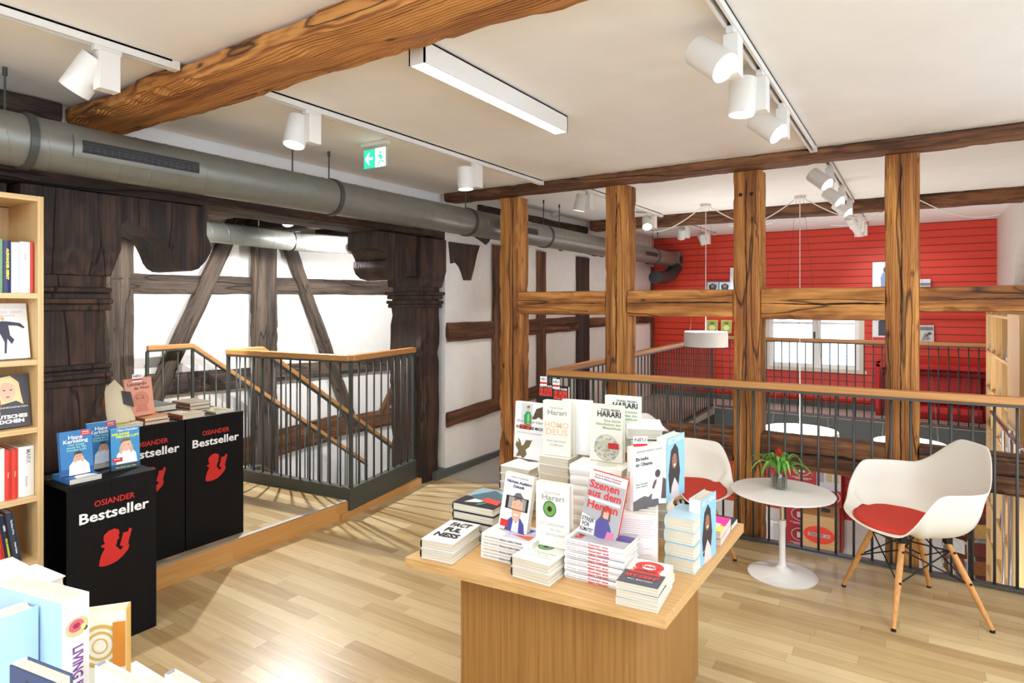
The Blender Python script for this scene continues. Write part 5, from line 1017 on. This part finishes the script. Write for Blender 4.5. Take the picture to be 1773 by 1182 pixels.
# two sky coloured books further left, one small dark one in front
bs_ = make_book(.20, .33, .04, (206, 222, 238), spine=WH, art=tree)
pq = P(83, 1058, z=.955); place(bs_, Mstand(Vector((pq.x - .04, pq.y - .2, .955 - .33)), 90, .04), 'light blue book with tree photo standing at the lower left edge')
dkart = [('r', 0, 0, 1, 1, (60, 76, 110)), ('p', [(0, 0), (.1, .7), (.4, .95), (.7, .8), (1, .9), (1, 0)], (44, 56, 48)), ('p', [(.3, 0), (.4, .5), (.6, .6), (.8, 0)], (150, 150, 150))]
pq = P(17, 1151, z=.98); place(make_book(.105, .20, .024, (60, 76, 110), spine=(236, 234, 230), art=dkart), Mstand(Vector((pq.x, pq.y, .78)), 9, .024), 'small dark blue book standing in front at the lower left edge')
place(make_book(.14, .16, .178, (230, 228, 222)), Mlie(Vector((pq.x - .02, pq.y - .05, T2 + .001)), 9), 'thick white book lying under the small dark blue book')
def edgebook(pa, pb, zt, lb):
    a, b = P(*pa, z=zt), P(*pb, z=zt); d = b - a; w = d.length
    place(make_book(w, zt - T2 - .002, .02, (240, 240, 238), spine=(150, 154, 164)), Mstand(Vector((a.x, a.y, T2 + .001)), math.degrees(math.atan2(d.y, d.x)), .02), lb)
edgebook((164, 1151), (262, 1205), .85, 'white book top poking up at the bottom edge, right of the purple titled spine')
edgebook((285, 1166), (370, 1214), .83, 'white book corner at the bottom edge, farthest right of the lower left group')
# cream book with golden rings
gold = (206, 170, 84); rings = [('r', 0, 0, 1, 1, (236, 232, 212))]
for (x, y, r_) in ((.1, .93, .13), (.25, .60, .2), (.72, .74, .24), (.3, .25, .17), (.78, .35, .16), (.12, .42, .1), (.62, .08, .14)):
    for k in range(3): rings.append(('ring', x, y, r_ * (1 - k * .32), r_ * .72 * (1 - k * .32), .17, gold))
rings += [('r', .86, .55, 1, .92, (206, 130, 40)), ('p', [(.35, .42), (.4, .5), (.55, .5), (.6, .42)], (150, 110, 60)), ('p', [(.35, .38), (.6, .38), (.62, .42), (.34, .42)], (70, 70, 120))]
kl = back_up(.165, .255, .04, (236, 232, 212), (214, 170, 90), rings, ())
pk = P(218, 1056, z=.862); kl_M = Matrix.Translation((pk.x, pk.y, .862 - .255)) @ Matrix.Rotation(R(52), 4, 'Z') @ Matrix.Rotation(R(180), 4, 'Z') @ Matrix.Rotation(R(90), 4, 'X')
place(kl, kl_M, 'cream book with golden ring pattern standing in the lower left')
# lying stacks behind
s5 = make_book(.155, .22, .03, (238, 234, 228), spine=(206, 60, 50), art=[('r', .1, .05, .9, .12, (206, 70, 50)), ('p', [(.3, .2), (.6, .5), (.8, .3), (.7, .15)], (206, 150, 130)), ('p', [(.6, .4), (.9, .7), (1, .5)], (70, 70, 76))], hard=False)
stack(s5, 6, Vector((-2.13, .48, T2)), 2, .03, 'white paperback with red line', 'at the far lower left', 'white paperbacks at the lower left')
s6 = make_book(.15, .21, .028, (240, 236, 230), spine=(190, 60, 50), art=[('r', .3, .35, .8, .38, (210, 70, 60)), ('e', .6, .6, .09, .06, (60, 130, 100)), ('r', .2, .72, .7, .74, (120, 130, 120))])
stack(s6, 7, Vector((-1.955, .49, T2)), 4, .028, 'white and red hardcover', 'behind the tall white book in the lower left', 'white and red hardcovers at the lower left')
# ------------------------------------------------------------------ shell chairs
def rimz(th):
    a = abs(th)
    def sm(x, lo, hi): t = max(0, min(1, (x - lo) / (hi - lo))); return t * t * (3 - 2 * t)
    z = .437 - .018 * math.cos(min(a, 1.0) * 1.5)
    z += sm(a, R(52), R(84)) * (.655 - z)
    z += sm(a, R(122), R(163)) * .165
    return z
def rimr(th):
    a = abs(th); fx, bx, sy = .245, .255, .315
    ex = fx if a < math.pi / 2 else bx
    n = 2.7; c, s = abs(math.cos(th)), abs(math.sin(th))
    return (1 / ((c / ex) ** n + (s / sy) ** n)) ** (1 / n)
def make_chair(loc, rz, lb):
    t = thing('shell_armchair', loc, rz, lb, 'chair', 'white shell armchairs with red seat pads')
    NT, NR = 72, 16; mb = MB(); mb.v.append((0, 0, .405))
    def pt(th, r):
        rz_ = rimz(th); rr = rimr(th); low = rz_ < .47
        k = math.sin(r * math.pi / 2) ** .78 if not low else r
        up = (1 - math.cos(r * math.pi / 2)) ** 1.55
        z = .405 + (rz_ - .405) * (up if rz_ > .47 else r ** 2.2 * 1.0)
        f = max(0, min(1, (rz_ - .44) / .12)); k = k * f + r * (1 - f)
        z = .405 + (rz_ - .405) * (up * f + (r ** 2) * (1 - f))
        x = rr * k * math.cos(th); y = rr * k * math.sin(th)
        if f > .5:   # flare of the rim, backrest recline
            fl = max(0, (r - .9) / .1) * .012; x += fl * math.cos(th); y += fl * math.sin(th)
        x -= max(0, z - .60) * .28 * max(0, -math.cos(th))
        return (x, y, z)
    for j in range(1, NR + 1):
        for i in range(NT):
            th = -math.pi + 2 * math.pi * i / NT; mb.v.append(pt(th, j / NR))
    for i in range(NT): mb.f.append((0, 1 + i, 1 + (i + 1) % NT)); mb.m.append(0)
    for j in range(NR - 1):
        for i in range(NT):
            a = 1 + j * NT + i; b = 1 + j * NT + (i + 1) % NT; mb.f.append((a, a + NT, b + NT, b)); mb.m.append(0)
    o = mb.build('shell', SHELL, t, smooth=True)
    s = o.modifiers.new('s', 'SOLIDIFY'); s.thickness = .007; s.offset = 0
    s = o.modifiers.new('r', 'SUBSURF'); s.levels = 1; s.render_levels = 1
    pm = MB(); NR2 = 10
    def pad(th, f):
        ex = .218 if abs(th) < math.pi / 2 else .175; sy_ = .225; n = 2.3; c, s_ = abs(math.cos(th)), abs(math.sin(th))
        r = f * (1 / ((c / ex) ** n + (s_ / sy_) ** n)) ** (1 / n); x, y = r * math.cos(th) + .012, r * math.sin(th)
        return x, y
    def shz(x, y):
        th = math.atan2(y, x); rr = math.hypot(x, y); lo, hi = 0.0, 1.0
        for _ in range(22):
            m_ = (lo + hi) / 2; q = pt(th, m_)
            if math.hypot(q[0], q[1]) < rr: lo = m_
            else: hi = m_
        return pt(th, lo)[2]
    prof = [(j / NR2, .436 + .010 * (j / NR2) ** 2 - (.012 * max(0, (j / NR2 - .86) / .14) ** 2)) for j in range(1, NR2 + 1)] + [(1.0, .4195), (.95, .414)]
    pm.v.append((.012, 0, .436))
    for (f, z) in prof:
        for i in range(NT):
            th = -math.pi + 2 * math.pi * i / NT; x, y = pad(th, f); s_z = shz(x, y); pm.v.append((x, y, (s_z + .004) if z < .42 else max(min(z, s_z + .03), s_z + (.013 if f < .9 else .010))))
    for i in range(NT): pm.f.append((0, 1 + i, 1 + (i + 1) % NT)); pm.m.append(0)
    for j in range(len(prof) - 1):
        for i in range(NT):
            a = 1 + j * NT + i; b = 1 + j * NT + (i + 1) % NT; pm.f.append((a, a + NT, b + NT, b)); pm.m.append(0)
    pm.build('seat_pad', PADR, t, smooth=True)
    tops = {}
    for sx in (1, -1):
        for sy in (1, -1):
            a = Vector((sx * .105 - .01, sy * .115, .372)); b = Vector((sx * (.20 if sx > 0 else .245), sy * .225, .012)); tops[(sx, sy)] = (a, b)
            lg = MB().tube([a, a.lerp(b, .08), a.lerp(b, .45), b], [.010, .0125, .0145, .0095], 14).build('leg', DOWEL, t, smooth='auto')
            MB().tube([b, b - Vector((0, 0, .0115))], [.010, .011], 12).build('foot_cap', BLACKM, lg)
            MB().tube([a.lerp(b, .12) + Vector((0, sy * .013, 0)), a.lerp(b, .12) + Vector((0, sy * .017, 0))], .006, 8).tube([a.lerp(b, .48) + Vector((0, sy * .014, 0)), a.lerp(b, .48) + Vector((0, sy * .018, 0))], .006, 8).build('bolt', BLACKM, lg)
    wr = MB()
    for s1 in (1, -1):
        for axis in (0, 1):
            k1, k2 = ((s1, 1), (s1, -1)) if axis == 0 else ((1, s1), (-1, s1))
            A, B = tops[k1], tops[k2]; f0, f1 = .10, .50
            wr.tube([A[0].lerp(A[1], f0), B[0].lerp(B[1], f1)], .0036, 6).tube([B[0].lerp(B[1], f0), A[0].lerp(A[1], f1)], .0036, 6)
    wr.tube([tops[(1, 1)][0].lerp(tops[(1, 1)][1], .12), tops[(-1, -1)][0].lerp(tops[(-1, -1)][1], .12)], .004, 6).tube([tops[(1, -1)][0].lerp(tops[(1, -1)][1], .12), tops[(-1, 1)][0].lerp(tops[(-1, 1)][1], .12)], .004, 6)
    wr.build('wire_bracing', BLACKM, t, smooth=True)
    mt = MB()
    for (a, b) in tops.values(): mt.box((a.x - .014, a.y - .014, .365), (a.x + .014, a.y + .014, .398))
    mt.build('seat_mount', BLACKM, t)
    return t
cr = make_chair((-.03, 3.636, 0), math.atan2(-.522, -.852), 'white shell armchair with red pad, right of the small round table')
cl = copy_tree(cr); cl.location = (-1.13, 3.58, 0); cl.rotation_euler = (0, 0, math.atan2(-.23, .973))
cl['label'] = 'white shell armchair with red pad, left of the small round table behind the books'

# ------------------------------------------------------------------ small round table with plant
rt = thing('round_side_table', (-.618, 3.70, 0), 0, 'small round white side table between the two shell chairs', 'table')
MB().lathe([(.001, .0005), (.178, .0005), (.18, .006), (.15, .012), (.06, .022), (.022, .05), (.017, .08), (.017, .30), (.001, .30)], 64, caps=False).build('base', WHITEP, rt, smooth='auto')
MB().lathe([(.012, .30), (.012, .452)], 24).build('inner_tube', col(200, 190, 160, .25, .8), rt, smooth='auto')
MB().lathe([(.020, .27), (.020, .305)], 24).build('collar', WHITEP, rt, smooth='auto')
MB().tube([(-.018, -.004, .288), (-.045, -.012, .288)], .005, 8).box((-.058, -.024, .274), (-.044, -.002, .302)).build('clamp_knob', WHITEP, rt)
MB().lathe([(.001, .452), (.25, .452), (.266, .457), (.268, .461), (.266, .464), (.001, .464)], 72, caps=False).build('table_top', WHITEP, rt, smooth='auto')
pz = .4645; pp = P(1349, 845, z=pz)
pot = thing('potted_plant', (pp.x, pp.y, pz), 0, 'small potted plant with red bloom in a ribbed glass jar on the round table', 'plant')
MB().lathe([(.001, .001), (.036, .001), (.040, .006), (.041, .075), (.038, .085), (.038, .092), (.036, .092), (.036, .085), (.037, .075), (.036, .008), (.001, .006)], 40, caps=False).build('glass_jar', GLASS, pot, smooth='auto')
q = MB()
for k in range(24):
    a = 2 * math.pi * k / 24; q.tube([(.0405 * math.cos(a), .0405 * math.sin(a), .006), (.0415 * math.cos(a), .0415 * math.sin(a), .074)], .0014, 4)
q.build('jar_ribs', col(150, 150, 140, .3, .3), pot)
MB().lathe([(.001, .009), (.033, .009), (.034, .074), (.001, .077)], 32, caps=False).build('soil', col(52, 46, 42, .9, bump=.5, bscale=300, var=.3), pot, smooth='auto')
LEAF = col(84, 146, 50, .45, var=.25, bscale=8); LEAF2 = col(128, 176, 76, .45, var=.2, bscale=8)
random.seed(12)
def leaf(a, L_, wd, arch, m, z0=.08):
    mb = MB(); n = 9; d = Vector((math.cos(a), math.sin(a), 0)); s = Vector((-d.y, d.x, 0))
    for i in range(n + 1):
        f = i / n; r = L_ * (f ** 1.0); z = z0 + arch * math.sin(min(1, f * 1.05) * math.pi * .62) * 1.0 - (f ** 3) * arch * .75
        w = wd * math.sin(math.pi * min(.98, .12 + f * .88)) ** .7 * (1 if f < .98 else .1)
        c = d * r + Vector((0, 0, z)); mb.v += [tuple(c - s * w + Vector((0, 0, w * .5))), tuple(c), tuple(c + s * w + Vector((0, 0, w * .5)))]
    for i in range(n):
        b = i * 3; mb.f += [(b, b + 1, b + 4, b + 3), (b + 1, b + 2, b + 5, b + 4)]; mb.m += [0, 0]
    o = mb.build('leaf', m, pot, smooth=True); sd_ = o.modifiers.new('s', 'SOLIDIFY'); sd_.thickness = .0008
for k in range(20): leaf(k * 2.4 + random.uniform(-.2, .2), random.uniform(.11, .21), random.uniform(.007, .012), random.uniform(.08, .14), LEAF if k % 3 else LEAF2)
for k in range(12): leaf(k * 2.4 + .5, random.uniform(.04, .08), random.uniform(.009, .014), random.uniform(.09, .14), LEAF2 if k % 2 else LEAF)
bl = MB()
for k in range(14):
    a = k * 2.4; r = .006 + .018 * (k / 14); z = .185 + .03 * (1 - k / 14)
    bl.prism([Vector((r * .2 * math.cos(a), r * .2 * math.sin(a), z - .02)), Vector((r * math.cos(a + .35), r * math.sin(a + .35), z)), Vector((r * 1.5 * math.cos(a), r * 1.5 * math.sin(a), z + .014)), Vector((r * math.cos(a - .35), r * math.sin(a - .35), z))], (0, 0, .001))
bl.tube([(0, 0, .07), (0, 0, .19)], .003, 6)
bl.build('red_bloom', col(206, 48, 40, .5, var=.2, bscale=40), pot)

# ------------------------------------------------------------------ far side: red wall fittings
def wallbook(px0, px1, ytop, ybot, colr, art, lb, txt=(), g_=None, Yw=RW - .06):
    a = P(px0, ybot, Y=Yw); b = P(px1, ytop, Y=Yw); w = b.x - a.x; h = b.z - a.z
    bk_ = make_book(w, h, .02, colr, art=art, txt=txt); place(bk_, Matrix.Translation((a.x, Yw + .0, a.z)) @ Matrix.Rotation(R(84), 4, 'X'), lb, g_)
    s = MB().box((a.x - .01, Yw - .045, a.z - .012), (b.x + .01, RW - .001, a.z - .004)).box((a.x - .01, Yw - .045, a.z - .004), (b.x + .01, Yw - .042, a.z + .008)).build('book_ledge', ACRYL)
    tag(s, 'clear ledge under ' + lb, 'ledge', 'acrylic ledges on the red wall')
wom = [('r', 0, 0, 1, 1, (176, 214, 232)), ('p', [(.2, .1), (.15, .6), (.5, .85), (.85, .6), (.8, .1)], (40, 30, 30)), ('e', .5, .5, .18, .2, (150, 104, 84)), ('p', [(.2, 0), (.3, .25), (.7, .25), (.8, 0)], (60, 60, 90))]
gw = 'face out books on the red wall'
wallbook(1225, 1244, 488, 503, (180, 214, 230), wom, 'left light blue book of a pair on the red wall', g_=gw)
wallbook(1246, 1265, 488, 503, (180, 214, 230), wom, 'right light blue book of a pair on the red wall', g_=gw)
gre = [('r', .1, .1, .9, .9, (150, 176, 80)), ('e', .5, .4, .3, .2, (226, 226, 150)), ('e', .5, .75, .2, .1, (90, 120, 50))]
wallbook(1224, 1243, 554, 576, (206, 190, 110), gre, 'left green yellow book of a pair on the red wall', g_=gw)
wallbook(1249, 1267, 554, 576, (206, 190, 110), gre, 'right green yellow book of a pair on the red wall', g_=gw)
wallbook(1511, 1536, 453, 500, (236, 238, 240), [('p', [(.6, 0), (.55, .4), (.7, .6), (1, .6), (1, 0)], (130, 160, 196)), ('e', .85, .7, .12, .1, (90, 90, 110))], 'upper white poster book left of the rightmost golden post', g_=gw)
wallbook(1511, 1536, 548, 589, (226, 226, 226), [('p', [(.4, .2), (.4, .8), (.7, .9), (1, .8), (1, .2)], (60, 64, 74)), ('r', 0, 0, 1, .14, (206, 50, 50))], 'lower grey book left of the rightmost golden post', g_=gw)
wallbook(1592, 1611, 483, 500, (220, 222, 226), [('r', 0, .3, 1, .6, (120, 130, 150)), ('r', 0, 0, 1, .25, (206, 180, 140))], 'upper small pale book right of the rightmost golden post', g_=gw)
wallbook(1592, 1617, 563, 593, (206, 206, 200), [('r', .05, .7, .95, .9, (120, 124, 130)), ('p', [(.1, .1), (.4, .6), (.8, .2)], (150, 150, 146)), ('p', [(.3, .3), (.7, .65), (.9, .5)], (90, 90, 96))], 'lower grey patterned book right of the rightmost golden post', g_=gw)
wallbook(1264, 1274, 463, 503, (238, 238, 240), [], 'white poster half hidden by the third golden post', g_=gw)
# red lounge niche seat
rn = thing('red_lounge_seat', (.20, RW - .02, .1), 0, 'boxy red lounge niche with dark rounded inner edge at the far wall', 'seat')
RF = col(196, 34, 32, .6, bump=.1, bscale=200); RF2 = col(120, 22, 26, .8, bump=.2, bscale=200)
q = MB().box((-.62, -.32, .0), (-.56, 0, .66)).box((.56, -.32, .0), (.62, 0, .66)).box((-.62, -.32, .60), (.62, 0, .66))
q.build('outer_frame', RF, rn, bevel=.015)
MB().box((-.56, -.30, .52), (.56, 0, .598)).box((-.56, -.30, .0), (-.47, 0, .518)).box((.47, -.30, 0), (.56, 0, .518)).build('inner_padding', RF2, rn, bevel=.03)
MB().box((-.47, -.30, .0), (.47, 0, .16)).build('seat_cushion', RF, rn, bevel=.02)
MB().box((-.47, -.08, .16), (.47, 0, .52)).build('back_cushion', RF, rn, bevel=.02)
# tall ash bookcase along the right wall through both storeys
bc = thing('tall_bookcase', (.6, 7.0, -2.9), 0, 'tall ash bookcase rising through the void at the right wall', 'bookcase')
def bb(nm, a, b, m): o = MB().box(a, b).build(nm, m, bc); o.matrix_parent_inverse = Matrix.Translation((-.6, -7.0, 2.9)); return o
ys = [7.87, 7.42, 6.98, 6.54, 6.14]
for y in ys: bb('upright', (.60, y - .02, -2.89), (.815, y, 1.42), SHELFZ)
bb('back_panel', (.80, 6.14, -2.89), (.815, 7.87, 1.42), SHELFZ)
bb('end_cladding', (.60, 5.47, -2.89), (.64, 6.11, 1.42), SHELFZ)
bb('end_upright', (.60, 5.2, -2.89), (.815, 5.22, 1.42), SHELFZ); bb('end_back', (.78, 4.6, -2.89), (.80, 5.2, 1.42), SHELFZ)
for k in range(12):
    z = 1.40 - .36 * k
    for a, b in zip(ys[1:], ys[:-1]): bb('shelf_board', (.60, a, z - .02), (.80, b - .02, z), SHELFY)
    bb('shelf_board', (.60, 4.6, z - .2), (.78, 5.2, z - .18), SHELFY)
random.seed(5)
for k in range(5):
    z = 1.40 - .36 * (k + 1)
    for a, b in zip(ys[1:], ys[:-1]):
        if random.random() < .75:
            cc = random.choice([(206, 206, 210), (110, 116, 130), (226, 220, 210), (90, 100, 120)]); yy = (a + b) / 2 - .02
            bkk = make_book(.15, .26, .02, cc, art=[('r', .1, .1, .9, .6, (90, 96, 110)), ('r', .1, .7, .9, .85, (230, 230, 230))])
            bkk.matrix_world = Matrix.Translation((.612, yy + .075, z + .001)) @ Matrix.Rotation(R(-90), 4, 'Z') @ Matrix.Translation((0, .02, 0)) @ Matrix.Rotation(R(84), 4, 'X')
            tag(bkk, 'grey illustrated book face out in the tall ash bookcase', 'book', 'face out books in the tall bookcase')
ld = thing('sliding_ladder', (.5, 5.9, -2.9), 0, 'chromed ladder rail slanting in front of the tall bookcase', 'ladder')
CH = col(200, 200, 204, .2, .95)
A = P(1718, 713, X=.56); B = P(1772, 780, X=.56)
def lp(v): return v - Vector((.5, 5.9, -2.9))
MB().tube([lp(A), lp(B), lp(B + (B - A) * .02)], .018, 12).build('handrail', CH, ld, smooth=True)
for px in (1738, 1750):
    a = P(px, 745, X=.56); MB().tube([lp(a), lp(Vector((a.x, a.y, -2.88)))], .015 if px == 1750 else .010, 12).build('upright_tube', CH, ld, smooth=True)

# ------------------------------------------------------------------ lower storey seen through the railing
LY = RW - .04
def panel(px0, py0, px1, py1, Yp, th, name, m, lb, cat, sink=None):
    a = P(px0, py1, Y=Yp); b = P(px1, py0, Y=Yp)
    o = thing(name, ((a.x + b.x) / 2, Yp, a.z), 0, lb, cat); w = (b.x - a.x) / 2; h = b.z - a.z
    MB().box((-w, 0, 0), (w, th, h)).build('board', m, o); return o, w, h
rb, w, h = panel(1352, 800, 1457, 945, 8.9, .4, 'pictogram_wall', col(176, 30, 34, .5), 'dark red info wall with white oval pictograms on the lower floor', 'info wall')
PW_ = col(226, 214, 210, .5)
for (px, py) in ((1388, 812), (1439, 860), (1385, 890), (1385, 925)):
    c = P(px, py, Y=8.9); cx, cz = c.x - rb.location.x, c.z - rb.location.z; mb = MB(); 
    for i in range(24):
        a0, a1 = 2 * math.pi * i / 24, 2 * math.pi * (i + 1) / 24
        mb.prism([Vector((cx + r * math.cos(a) * 1.25, -.002, cz + r * math.sin(a))) for r, a in ((.085, a0), (.085, a1), (.078, a1), (.078, a0))], (0, .002, 0))
    mb.box((cx - .035, -.002, cz - .04), (cx + .035, 0, cz + .03)).box((cx - .12, -.002, cz - .115), (cx + .12, 0, cz - .108)).box((cx - .08, -.002, cz - .13), (cx + .08, 0, cz - .124))
    mb.build('pictogram', PW_, rb)
nb, w, h = panel(1414, 811, 1456, 845, 8.88, .018, 'floor_plan_board', col(206, 204, 206, .5), 'pale framed floor plan board on the dark red info wall', 'notice board')
MB().box((-w * .2, -.002, h * .35), (w * .3, 0, h * .85)).box((w * .4, -.002, h * .35), (w * .85, 0, h * .8)).build('plan_drawing', col(196, 176, 130, .6, var=.3, bscale=60), nb)
MB().box((-w * .9, -.002, h * .3), (-w * .4, 0, h * .86)).build('plan_text', col(170, 160, 166, .6, var=.3, bscale=90), nb)
cb, w, h = panel(1387, 898, 1447, 962, 8.3, .45, 'service_counter', OAKX, 'oak service counter with an orange red oval sign, lower floor', 'counter')
c = P(1418, 926, Y=8.3); mb = MB().prism([Vector((c.x - cb.location.x + .17 * math.cos(a_), -.004, c.z - cb.location.z + .105 * math.sin(a_))) for a_ in [2 * math.pi * i / 32 for i in range(32)]], (0, .004, 0)); so = mb.build('oval_sign', col(226, 62, 34, .5), cb)
MB().box((c.x - cb.location.x - .12, -.006, c.z - cb.location.z - .02), (c.x - cb.location.x + .12, -.0045, c.z - cb.location.z + .02)).build('sign_band', col(206, 190, 186, .5), so)
lt_ = lettering([('OSIANDER', .045, -.03, 0, .001, 'CENTER', .16), ('.de', .045, .085, 0, .0, 'CENTER', .05)], frame((c.x - cb.location.x, -.008, c.z - cb.location.z), (1, 0, 0), (0, 0, 1)), BLK, None); lt_.parent = cb
mo, w, h = panel(1422, 882, 1437, 902, 8.5, .03, 'monitor', BLK, 'small black screen on the oak service counter, lower floor', 'monitor')
# card spinner
c = P(1680, 1000, Y=8.2); zt_ = P(1680, 885, Y=8.2).z
spn = thing('card_spinner', (c.x, 8.2, -2.9), 0, 'postcard spinner rack with colourful cards on the lower floor', 'card rack')
MB().lathe([(.2, 0), (.2, .03), (.02, .05), (.02, zt_ + 2.9)], 24).build('stand', STEEL, spn, smooth='auto')
cc = [(226, 222, 214), (196, 160, 96), (110, 130, 90), (150, 96, 56), (120, 60, 56), (206, 204, 196), (170, 176, 180), (236, 230, 226)]
random.seed(4)
for r_ in range(8):
    for k in range(8):
        a_ = k * math.pi / 4 + .3; z = zt_ + 2.9 - .06 - .19 * r_ - .15; d = Vector((math.cos(a_), math.sin(a_), 0)); s = Vector((-d.y, d.x, 0)); o_ = d * .22
        col_ = random.choice(cc)
        MB().prism([o_ - s * .055 + Vector((0, 0, z)), o_ + s * .055 + Vector((0, 0, z)), o_ + s * .055 + d * .02 + Vector((0, 0, z + .15)), o_ - s * .055 + d * .02 + Vector((0, 0, z + .15))], d * .003).build('card', col(*col_, .5, var=.35, bscale=25), spn)
        MB().tube([o_ - s * .06 + d * .02 + Vector((0, 0, z + .06)), o_ - s * .06 + d * .02 + Vector((0, 0, z)), o_ + s * .06 + d * .02 + Vector((0, 0, z)), o_ + s * .06 + d * .02 + Vector((0, 0, z + .06))], .002, 4).build('wire_pocket', BLACKM, spn)
# display of magazines under the spinner
mt_ = thing('magazine_table', (-.1, 6.6, -2.9), 0, 'low white table on the lower floor with colourful magazines', 'table')
MB().box((-.5, -.4, .7), (.5, .4, .74)).build('table_top', WHITEP, mt_)
for sx in (-1, 1):
    for sy in (-1, 1): MB().box((sx * .45 - .02, sy * .35 - .02, 0), (sx * .45 + .02, sy * .35 + .02, .7)).build('leg', WHITEP, mt_)
random.seed(8)
names = ['yellow', 'white', 'red striped', 'pink', 'blue', 'orange']
for k, cc_ in enumerate([(236, 180, 40), (232, 232, 232), (214, 60, 50), (226, 170, 170), (60, 130, 190), (226, 120, 60)]):
    o = make_book(.2, .26, .03 + .02 * (k % 2), cc_, hard=False, art=[('r', .1, .1, .9, .4, (236, 236, 236)), ('r', .1, .6, .9, .7, (120, 120, 140))])
    place(o, Mlie((-.58 + (k % 3) * .3, 6.25 + (k // 3) * .33, -2.16), random.uniform(-8, 8)), '%s magazine pile lying on the lower floor table' % names[k], 'magazines on the lower table')
